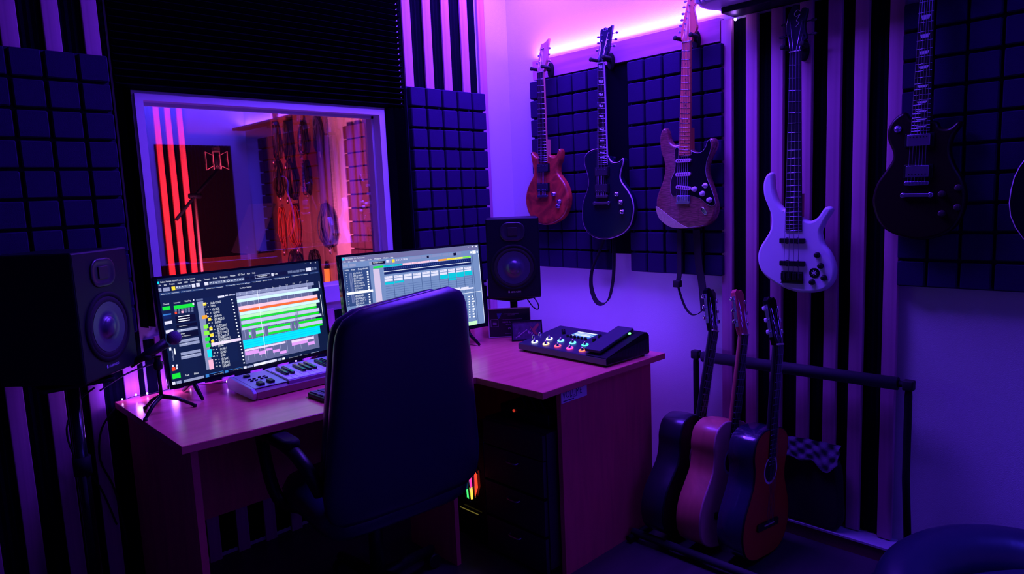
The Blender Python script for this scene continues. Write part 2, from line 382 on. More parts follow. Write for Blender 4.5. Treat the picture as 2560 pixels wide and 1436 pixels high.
SCR1=[(0,0.0249,0.0107,0.0487,'CY'),(0.0156,0.0245,0.2021,0.0451,'W','Cubase Version 10.0.40 Project - 05 - Perf recover'),(0.0059,0.0544,0.0175,0.0718,'W','File'),(0.0328,0.0571,0.0468,0.0751,'W','Edit'),(0.0618,0.0526,0.0881,0.073,'W','Project'),(0.1038,0.0521,0.126,0.0718,'W','Audio'),(0.1404,0.053,0.1588,0.0721,'W','MIDI'),(0.1745,0.0524,0.1957,0.0721,'W','Score'),(0.2093,0.0517,0.2339,0.0723,'W','Media'),(0.2491,0.0456,0.2851,0.0684,'W','Transport'),(0.3009,0.0468,0.3258,0.0677,'W','Studio'),(0.341,0.0421,0.3871,0.0668,'W','Workspaces'),(0.4023,0.0416,0.4347,0.064,'W','Window'),(0.4502,0.0394,0.491,0.0635,'W','VST Cloud'),(0.5068,0.0404,0.5246,0.0606,'W','Hub'),(0.5393,0.04,0.5587,0.0607,'W','Help'),(0.0018,0.0887,0.017,0.1228,'G2'),(0.0252,0.0884,0.0598,0.1235,'G2'),(0.0701,0.0874,0.0891,0.1238,'Y'),(0.0924,0.0876,0.1734,0.1187,'G1'),(0.0942,0.0905,0.173,0.1081,'W','B L R W A'),(0.1792,0.0848,0.1981,0.1203,'P'),(0.2041,0.0826,0.2233,0.1183,'P'),(0.2506,0.0835,0.2722,0.1146,'P'),(0.2764,0.0839,0.4866,0.1141,'G1'),(0.279,0.0844,0.4839,0.1117,'W','> / o v / X Q o > / o o'),(0.4912,0.0816,0.5193,0.1058,'D'),(0.5264,0.0831,0.5491,0.1064,'D'),(0.5568,0.0739,0.6537,0.1105,'D'),(0.5538,0.0724,0.6536,0.1125,'G2'),(0.5577,0.0789,0.6514,0.1061,'D'),(0.5717,0.0775,0.6322,0.0998,'W','Use Quantize'),(0.6618,0.0752,0.6762,0.1045,'P'),(0.6799,0.0702,0.7677,0.1073,'D'),(0.6839,0.0789,0.7004,0.0977,'W','1/8'),(0.7729,0.0704,0.8052,0.0994,'G1'),(0.8098,0.0744,0.8292,0.0982,'G1'),(0.8339,0.0731,0.8534,0.0992,'G1'),(0.8568,0.0716,0.8731,0.0972,'G1'),(0.8771,0.0718,0.8943,0.0955,'G1'),(0.9009,0.0629,0.9385,0.1006,'P'),(0.9431,0.0663,0.9592,0.0955,'G1'),(0.9635,0.0663,0.9791,0.0934,'G1'),(0.8966,0.0077,0.9082,0.0178,'W','-'),(0.9346,0.0047,0.9439,0.0208,'W','o'),(0.9709,0.0056,0.9803,0.024,'W','x'),(0.0052,0.1345,0.1095,0.1574,'G0'),(0.0101,0.1423,0.1041,0.1519,'W','Audio Inputs    Connected'),(0.1145,0.1352,0.2417,0.156,'G0'),(0.1198,0.1432,0.2358,0.1503,'W','Audio Outputs    Not Connected'),(0.2487,0.1395,0.3581,0.1501,'G0'),(0.2544,0.1439,0.3519,0.1559,'W','Control Room   Connected'),(0.3654,0.1358,0.5231,0.1479,'G0'),(0.3715,0.1404,0.5163,0.1524,'W','Rec Level Pre   Wait Audio 0 Track'),(0.5287,0.1316,0.6635,0.1421,'G0'),(0.5354,0.1366,0.6562,0.1486,'W','Snap Record    48 kHz  24 bit'),(0.6707,0.1265,0.783,0.1366,'G0'),(0.6779,0.1318,0.7752,0.1438,'W','Output Processing   48 Bit'),(0.794,0.1201,0.9152,0.1359,'G0'),(0.8016,0.1256,0.9069,0.1376,'W','Project Record    Stereo Balance'),(0.9269,0.1167,0.9897,0.1348,'G0'),(0.9351,0.1266,0.9811,0.128,'W','Audio Only'),(0.4504,0.1782,0.523,0.196,'W','No Object Selected'),(0.0128,0.2329,0.0441,0.2517,'W','Channel'),(0.0701,0.2326,0.1044,0.2513,'W','Inspector'),(0.1261,0.2305,0.1614,0.2513,'W','Visibility'),(0.1748,0.2316,0.1814,0.2464,'P'),(0.0001,0.2448,0.0253,0.9336,'D2'),(0.0622,0.2494,0.1473,0.9801,'D3'),(0.008,0.2637,0.0486,0.2972,'GR'),(0.0077,0.3269,0.0473,0.3806,'N'),(0.0074,0.3335,0.0483,0.345,'C2'),(0.0082,0.4015,0.0478,0.4305,'P'),(0.0074,0.4836,0.048,0.5139,'P'),(0.0673,0.2678,0.176,0.3026,'GR'),(0.1682,0.2635,0.1779,0.2854,'P'),(0.0691,0.3035,0.0807,0.3238,'G1'),(0.0865,0.3037,0.0981,0.3241,'G1'),(0.104,0.304,0.1158,0.3245,'G1'),(0.1217,0.3043,0.1336,0.3249,'G1'),(0.1395,0.3046,0.1516,0.3253,'G1'),(0.1576,0.3049,0.1698,0.3257,'G1'),(0.0679,0.3263,0.0794,0.3467,'RD'),(0.0852,0.3267,0.0969,0.3472,'G1'),(0.1027,0.3271,0.1145,0.3477,'PK'),(0.1204,0.3275,0.1323,0.3482,'G1'),(0.1383,0.3279,0.1503,0.3487,'G1'),(0.1563,0.3283,0.1685,0.3492,'G1'),(0.0669,0.3708,0.1752,0.4371,'K'),(0.0827,0.3735,0.1447,0.3806,'W'),(0.0814,0.3974,0.1434,0.4049,'W'),(0.0803,0.4178,0.1423,0.4257,'W'),(0.0802,0.4637,0.1252,0.4733,'W','Insert Presets...'),(0.0666,0.4534,0.1773,0.4823,'K'),(0.0676,0.497,0.1778,0.5208,'G2'),(0.0669,0.5964,0.1773,0.6235,'G2'),(0.067,0.6304,0.1775,0.6576,'G2'),(0.068,0.7162,0.178,0.7432,'G2'),(0.0671,0.7507,0.178,0.7811,'G2'),(0.0687,0.5293,0.1776,0.5806,'K'),(0.0837,0.5317,0.1042,0.5499,'W','Drums'),(0.0821,0.5599,0.1355,0.5718,'W','(D) ST Distortion'),(0.0857,0.4941,0.111,0.5127,'W','Routing'),(0.0823,0.6009,0.1351,0.607,'W','Track Versions'),(0.078,0.6329,0.1091,0.6449,'W','Chords'),(0.0741,0.7535,0.139,0.7631,'W','Quick Controls'),(0.0122,0.6474,0.023,0.6772,'P'),(0.0241,0.682,0.0307,0.6879,'G2'),(0.0357,0.6648,0.0423,0.6716,'W'),(0.0239,0.694,0.0305,0.7,'G2'),(0.0358,0.6717,0.0424,0.6785,'W'),(0.0237,0.706,0.0303,0.712,'G2'),(0.0358,0.6787,0.0425,0.6855,'W'),(0.0235,0.718,0.0301,0.724,'G2'),(0.0359,0.6856,0.0425,0.6925,'W'),(0.0233,0.73,0.03,0.736,'G2'),(0.036,0.6926,0.0426,0.6994,'W'),(0.0232,0.742,0.0298,0.7481,'G2'),(0.0361,0.6995,0.0427,0.7064,'W'),(0.023,0.754,0.0296,0.7601,'G2'),(0.0362,0.7065,0.0428,0.7134,'W'),(0.0228,0.766,0.0294,0.7721,'G2'),(0.0363,0.7134,0.0429,0.7203,'W'),(0.0111,0.8363,0.0288,0.8699,'RD'),(0.0148,0.8119,0.023,0.831,'P'),(0.0345,0.8159,0.0428,0.835,'P'),(0.033,0.8431,0.0414,0.8606,'P'),(0.0078,0.898,0.051,0.9453,'GR'),(0.0029,0.9711,0.0186,0.9984,'P'),(0.0246,0.9725,0.0503,1,'G2'),(0.0743,0.9276,0.0959,0.9479,'W','Track'),(0.1228,0.9287,0.1473,0.9513,'W','Editor'),(0.0636,0.9757,0.1742,1,'G2'),(0.0812,0.9785,0.0813,0.9945,'D'),(0.0975,0.9798,0.0977,0.9959,'D'),(0.1141,0.9811,0.1142,0.9973,'D'),(0.1308,0.9825,0.1309,0.9987,'D'),(0.1476,0.9838,0.1477,1,'D'),(0.1646,0.9852,0.1647,1,'D'),(0.1896,0.2334,0.3881,0.9065,'D2'),(0.191,0.2354,0.2288,0.2534,'G1'),(0.3159,0.2357,0.3526,0.2552,'P'),(0.3581,0.2333,0.375,0.2464,'P'),(0.38,0.2354,0.3971,0.2467,'P'),(0.4023,0.2338,0.4183,0.2496,'G2'),(0.194,0.2628,0.229,0.9286,'G3'),(0.2672,0.2788,0.328,0.3102,'W','Audio Click 02'),(0.2259,0.2795,0.2353,0.2962,'W','m'),(0.2454,0.2798,0.2517,0.2958,'W','s'),(0.3907,0.2846,0.3991,0.295,'W'),(0.267,0.311,0.2937,0.3342,'W','DEMO'),(0.2293,0.3123,0.2386,0.3291,'W','m'),(0.2488,0.3128,0.2552,0.3288,'W','s'),(0.3917,0.3181,0.4001,0.3287,'W'),(0.2731,0.3449,0.314,0.3722,'W','(D) KICK'),(0.2377,0.3465,0.2471,0.3634,'W','m'),(0.2573,0.3471,0.2637,0.3634,'W','s'),(0.3928,0.3518,0.4012,0.3624,'W'),(0.2755,0.378,0.3123,0.4045,'W','(D) BASS'),(0.2376,0.3785,0.247,0.3956,'W','m'),(0.2572,0.3794,0.2636,0.3957,'W','s'),(0.3938,0.3855,0.4022,0.3962,'W'),(0.2775,0.411,0.3212,0.4398,'W','(D) BASS'),(0.2374,0.4106,0.2468,0.4278,'W','m'),(0.257,0.4116,0.2635,0.428,'W','s'),(0.3948,0.4193,0.4033,0.4301,'W'),(0.2773,0.4435,0.3328,0.4762,'W','(D) BASS cl'),(0.2393,0.4434,0.2487,0.4606,'W','m'),(0.2589,0.4445,0.2654,0.461,'W','s'),(0.3959,0.4531,0.4043,0.464,'W'),(0.2767,0.4758,0.3152,0.5039,'W','(D) START'),(0.2376,0.4751,0.247,0.4924,'W','m'),(0.2572,0.4764,0.2637,0.4929,'W','s'),(0.3969,0.487,0.4054,0.498,'W'),(0.2828,0.5103,0.3439,0.5458,'W','(D) ST Crunch L'),(0.2461,0.51,0.2556,0.5275,'W','m'),(0.2659,0.5115,0.2723,0.5281,'W','s'),(0.398,0.5209,0.4064,0.532,'W'),(0.2837,0.5433,0.3454,0.5796,'W','(D) Crunch cl L'),(0.247,0.5426,0.2565,0.5602,'W','m'),(0.2668,0.5443,0.2732,0.5611,'W','s'),(0.399,0.555,0.4075,0.5661,'W'),(0.2846,0.5763,0.3491,0.6141,'W','(D) ST Crunch R'),(0.2504,0.5762,0.2599,0.5939,'W','m'),(0.2702,0.5781,0.2767,0.5949,'W','s'),(0.4001,0.589,0.4085,0.6003,'W'),(0.284,0.6089,0.3485,0.6473,'W','(D) Crunch cl R'),(0.2487,0.6081,0.2582,0.6259,'W','m'),(0.2685,0.6102,0.275,0.6271,'W','s'),(0.4011,0.6232,0.4096,0.6345,'W'),(0.2838,0.6417,0.3549,0.6829,'W','(D) ST Distortion L'),(0.247,0.64,0.2565,0.658,'W','m'),(0.2668,0.6423,0.2733,0.6592,'W','s'),(0.4022,0.6574,0.4107,0.6688,'W'),(0.2821,0.6739,0.3641,0.7197,'W','(D) ST Distortion...L'),(0.2453,0.672,0.2549,0.69,'W','m'),(0.2651,0.6744,0.2716,0.6914,'W','s'),(0.4032,0.6917,0.4117,0.7032,'W'),(0.2767,0.7067,0.3074,0.7345,'W','(D) PAD'),(0.2395,0.7042,0.249,0.7224,'W','m'),(0.2592,0.7068,0.2657,0.7239,'W','s'),(0.4042,0.7279,0.4127,0.7395,'W'),(0.2849,0.7426,0.3227,0.7735,'W','(D) PAD 1'),(0.2419,0.7377,0.2514,0.7559,'W','m'),(0.2617,0.7405,0.2682,0.7577,'W','s'),(0.4052,0.7623,0.4138,0.774,'W'),(0.2848,0.7756,0.3221,0.8066,'W','(D) PAD 1'),(0.2453,0.7716,0.2548,0.79,'W','m'),(0.2651,0.7746,0.2717,0.7919,'W','s'),(0.4063,0.7967,0.4148,0.8085,'W'),(0.2841,0.8084,0.3113,0.8357,'W','(D) SOLO'),(0.2395,0.8021,0.249,0.8205,'W','m'),(0.2593,0.8052,0.2658,0.8225,'W','s'),(0.4073,0.8312,0.4159,0.8431,'W'),(0.2856,0.842,0.3283,0.8759,'W','(D) Synth 1'),(0.2471,0.8378,0.2566,0.8564,'W','m'),(0.2669,0.8411,0.2735,0.8586,'W','s'),(0.4084,0.8658,0.417,0.8778,'W'),(0.2854,0.8751,0.3292,0.9099,'W','(D) Synth 2'),(0.2474,0.8707,0.257,0.8894,'W','m'),(0.2673,0.8742,0.2739,0.8918,'W','s'),(0.4095,0.9005,0.418,0.9126,'W'),(0.2858,0.9085,0.3291,0.9434,'W','(D) Synth 3'),(0.2478,0.9037,0.2573,0.9225,'W','m'),(0.2677,0.9074,0.2742,0.925,'W','s'),(0.4105,0.9352,0.4191,0.9474,'W'),(0.2396,0.6816,0.4153,0.7109,'PL'),(0.2249,0.2793,0.2439,0.3083,'Y'),(0.2098,0.4007,0.2387,0.4341,'OR'),(0.2424,0.4325,0.2591,0.4618,'Y'),(0.2111,0.4926,0.2372,0.5306,'LM'),(0.241,0.5273,0.2593,0.5559,'Y'),(0.2093,0.5551,0.238,0.5945,'LM'),(0.2404,0.5889,0.2597,0.6173,'Y'),(0.2095,0.6184,0.2359,0.6548,'GR'),(0.2412,0.6521,0.2581,0.679,'Y'),(0.209,0.6761,0.2353,0.7139,'GR'),(0.2109,0.7367,0.2363,0.8131,'CY'),(0.2106,0.8394,0.2368,0.9328,'PK'),(0.423,0.2264,0.9264,0.9569,'S'),(0.423,0.2277,0.9434,0.2605,'S2'),(0.4433,0.229,0.4451,0.925,'S3'),(0.4458,0.2404,0.452,0.2546,'W','9'),(0.484,0.2262,0.4858,0.925,'S3'),(0.4866,0.2365,0.493,0.2509,'W','11'),(0.5256,0.2235,0.5274,0.925,'S3'),(0.5284,0.2326,0.5349,0.2471,'W','13'),(0.5681,0.2206,0.5699,0.925,'S3'),(0.571,0.2285,0.5777,0.2432,'W','15'),(0.6116,0.2177,0.6134,0.925,'S3'),(0.6146,0.2244,0.6214,0.2392,'W','17'),(0.6559,0.2148,0.6577,0.925,'S3'),(0.6591,0.2201,0.6661,0.2351,'W','19'),(0.7013,0.2117,0.7031,0.925,'S3'),(0.7046,0.2158,0.7118,0.2309,'W','21'),(0.7477,0.2086,0.7495,0.925,'S3'),(0.7512,0.2114,0.7585,0.2267,'W','23'),(0.7951,0.2055,0.7969,0.925,'S3'),(0.7987,0.2069,0.8063,0.2223,'W','25'),(0.8437,0.2022,0.8455,0.925,'S3'),(0.8474,0.2022,0.8551,0.2178,'W','27'),(0.8933,0.1989,0.8951,0.925,'S3'),(0.8972,0.1975,0.9051,0.2133,'W','29'),(0.4235,0.2693,0.8943,0.2964,'S4'),(0.4235,0.298,0.9728,0.3283,'C3'),(0.4275,0.3694,0.9584,0.4023,'PK2'),(0.4291,0.4045,0.9583,0.4266,'OR2'),(0.4286,0.4287,0.9697,0.4592,'C3'),(0.4297,0.4612,0.9432,0.4929,'GP'),(0.431,0.4957,0.9422,0.5154,'GG'),(0.4305,0.5194,0.9587,0.5563,'S4'),(0.43,0.56,0.9562,0.5822,'GG'),(0.4294,0.5856,0.97,0.613,'S4'),(0.4688,0.6192,0.4807,0.6411,'GG'),(0.4676,0.6423,0.4795,0.6758,'S4'),(0.4658,0.6771,0.4777,0.699,'GG'),(0.5128,0.621,0.5641,0.6431,'GG'),(0.5116,0.6444,0.5628,0.6783,'S4'),(0.5098,0.6796,0.561,0.7017,'GG'),(0.5933,0.6244,0.7418,0.647,'GG'),(0.5921,0.6483,0.7406,0.6828,'S4'),(0.5903,0.6842,0.7387,0.7068,'GG'),(0.7692,0.6318,0.7761,0.6553,'GG'),(0.7679,0.6567,0.7748,0.6928,'S4'),(0.766,0.6942,0.7729,0.7177,'GG'),(0.7978,0.633,0.9721,0.6567,'GG'),(0.7965,0.6581,0.9709,0.6944,'S4'),(0.7947,0.6958,0.9689,0.7195,'GG'),(0.7832,0.4889,0.7862,0.7154,'S'),(0.7923,0.4913,0.7953,0.7183,'S'),(0.7992,0.4931,0.8022,0.721,'S'),(0.4257,0.716,0.9466,0.8034,'CY'),(0.4265,0.724,0.9431,0.7291,'C4'),(0.4253,0.747,0.9431,0.7521,'C4'),(0.4241,0.77,0.9431,0.7751,'C4'),(0.4287,0.8094,0.6934,0.8299,'PL'),(0.7347,0.8181,0.8939,0.8443,'PL'),(0.4282,0.834,0.5149,0.8736,'PU'),(0.5149,0.8583,0.5593,0.8953,'PU'),(0.5623,0.8458,0.6029,0.869,'PU'),(0.6038,0.8762,0.6478,0.905,'PU'),(0.6478,0.905,0.6927,0.9345,'PU'),(0.7348,0.8428,0.8463,0.875,'PU'),(0.8465,0.8714,0.8943,0.9065,'PU'),(0.5547,0.227,0.5569,0.9386,'W'),(0.9799,0.2277,0.9873,0.3047,'G2'),(0.9799,0.3787,0.9829,0.6174,'W'),(0.1841,0.9712,0.2861,1,'C2'),(0.2033,0.9761,0.2842,1,'K'),(0.2287,0.9874,0.2841,0.9932,'W','0:00:01.850'),(0.2957,0.9768,0.3999,1,'C2'),(0.3146,0.9802,0.3973,1,'K'),(0.3418,0.9872,0.3978,0.9921,'W','0:02:31.033'),(0.4072,0.9768,0.4255,1,'P'),(0.4289,0.9811,0.4658,1,'G2'),(0.4715,0.9744,0.6204,1,'P'),(0.5103,0.9775,0.5453,1,'W'),(0.6255,0.9768,0.6527,1,'G2'),(0.6577,0.9793,0.6757,1,'W'),(0.6785,0.9948,0.7731,1,'K'),(0.703,0.9941,0.7668,1,'W','0:02:35.010'),(0.7778,0.9877,0.7937,1,'G2'),(0.7984,0.9924,0.8535,1,'K'),(0.8064,0.9987,0.8398,1,'W','120.000'),(0.8597,0.9945,0.915,1,'G2')]
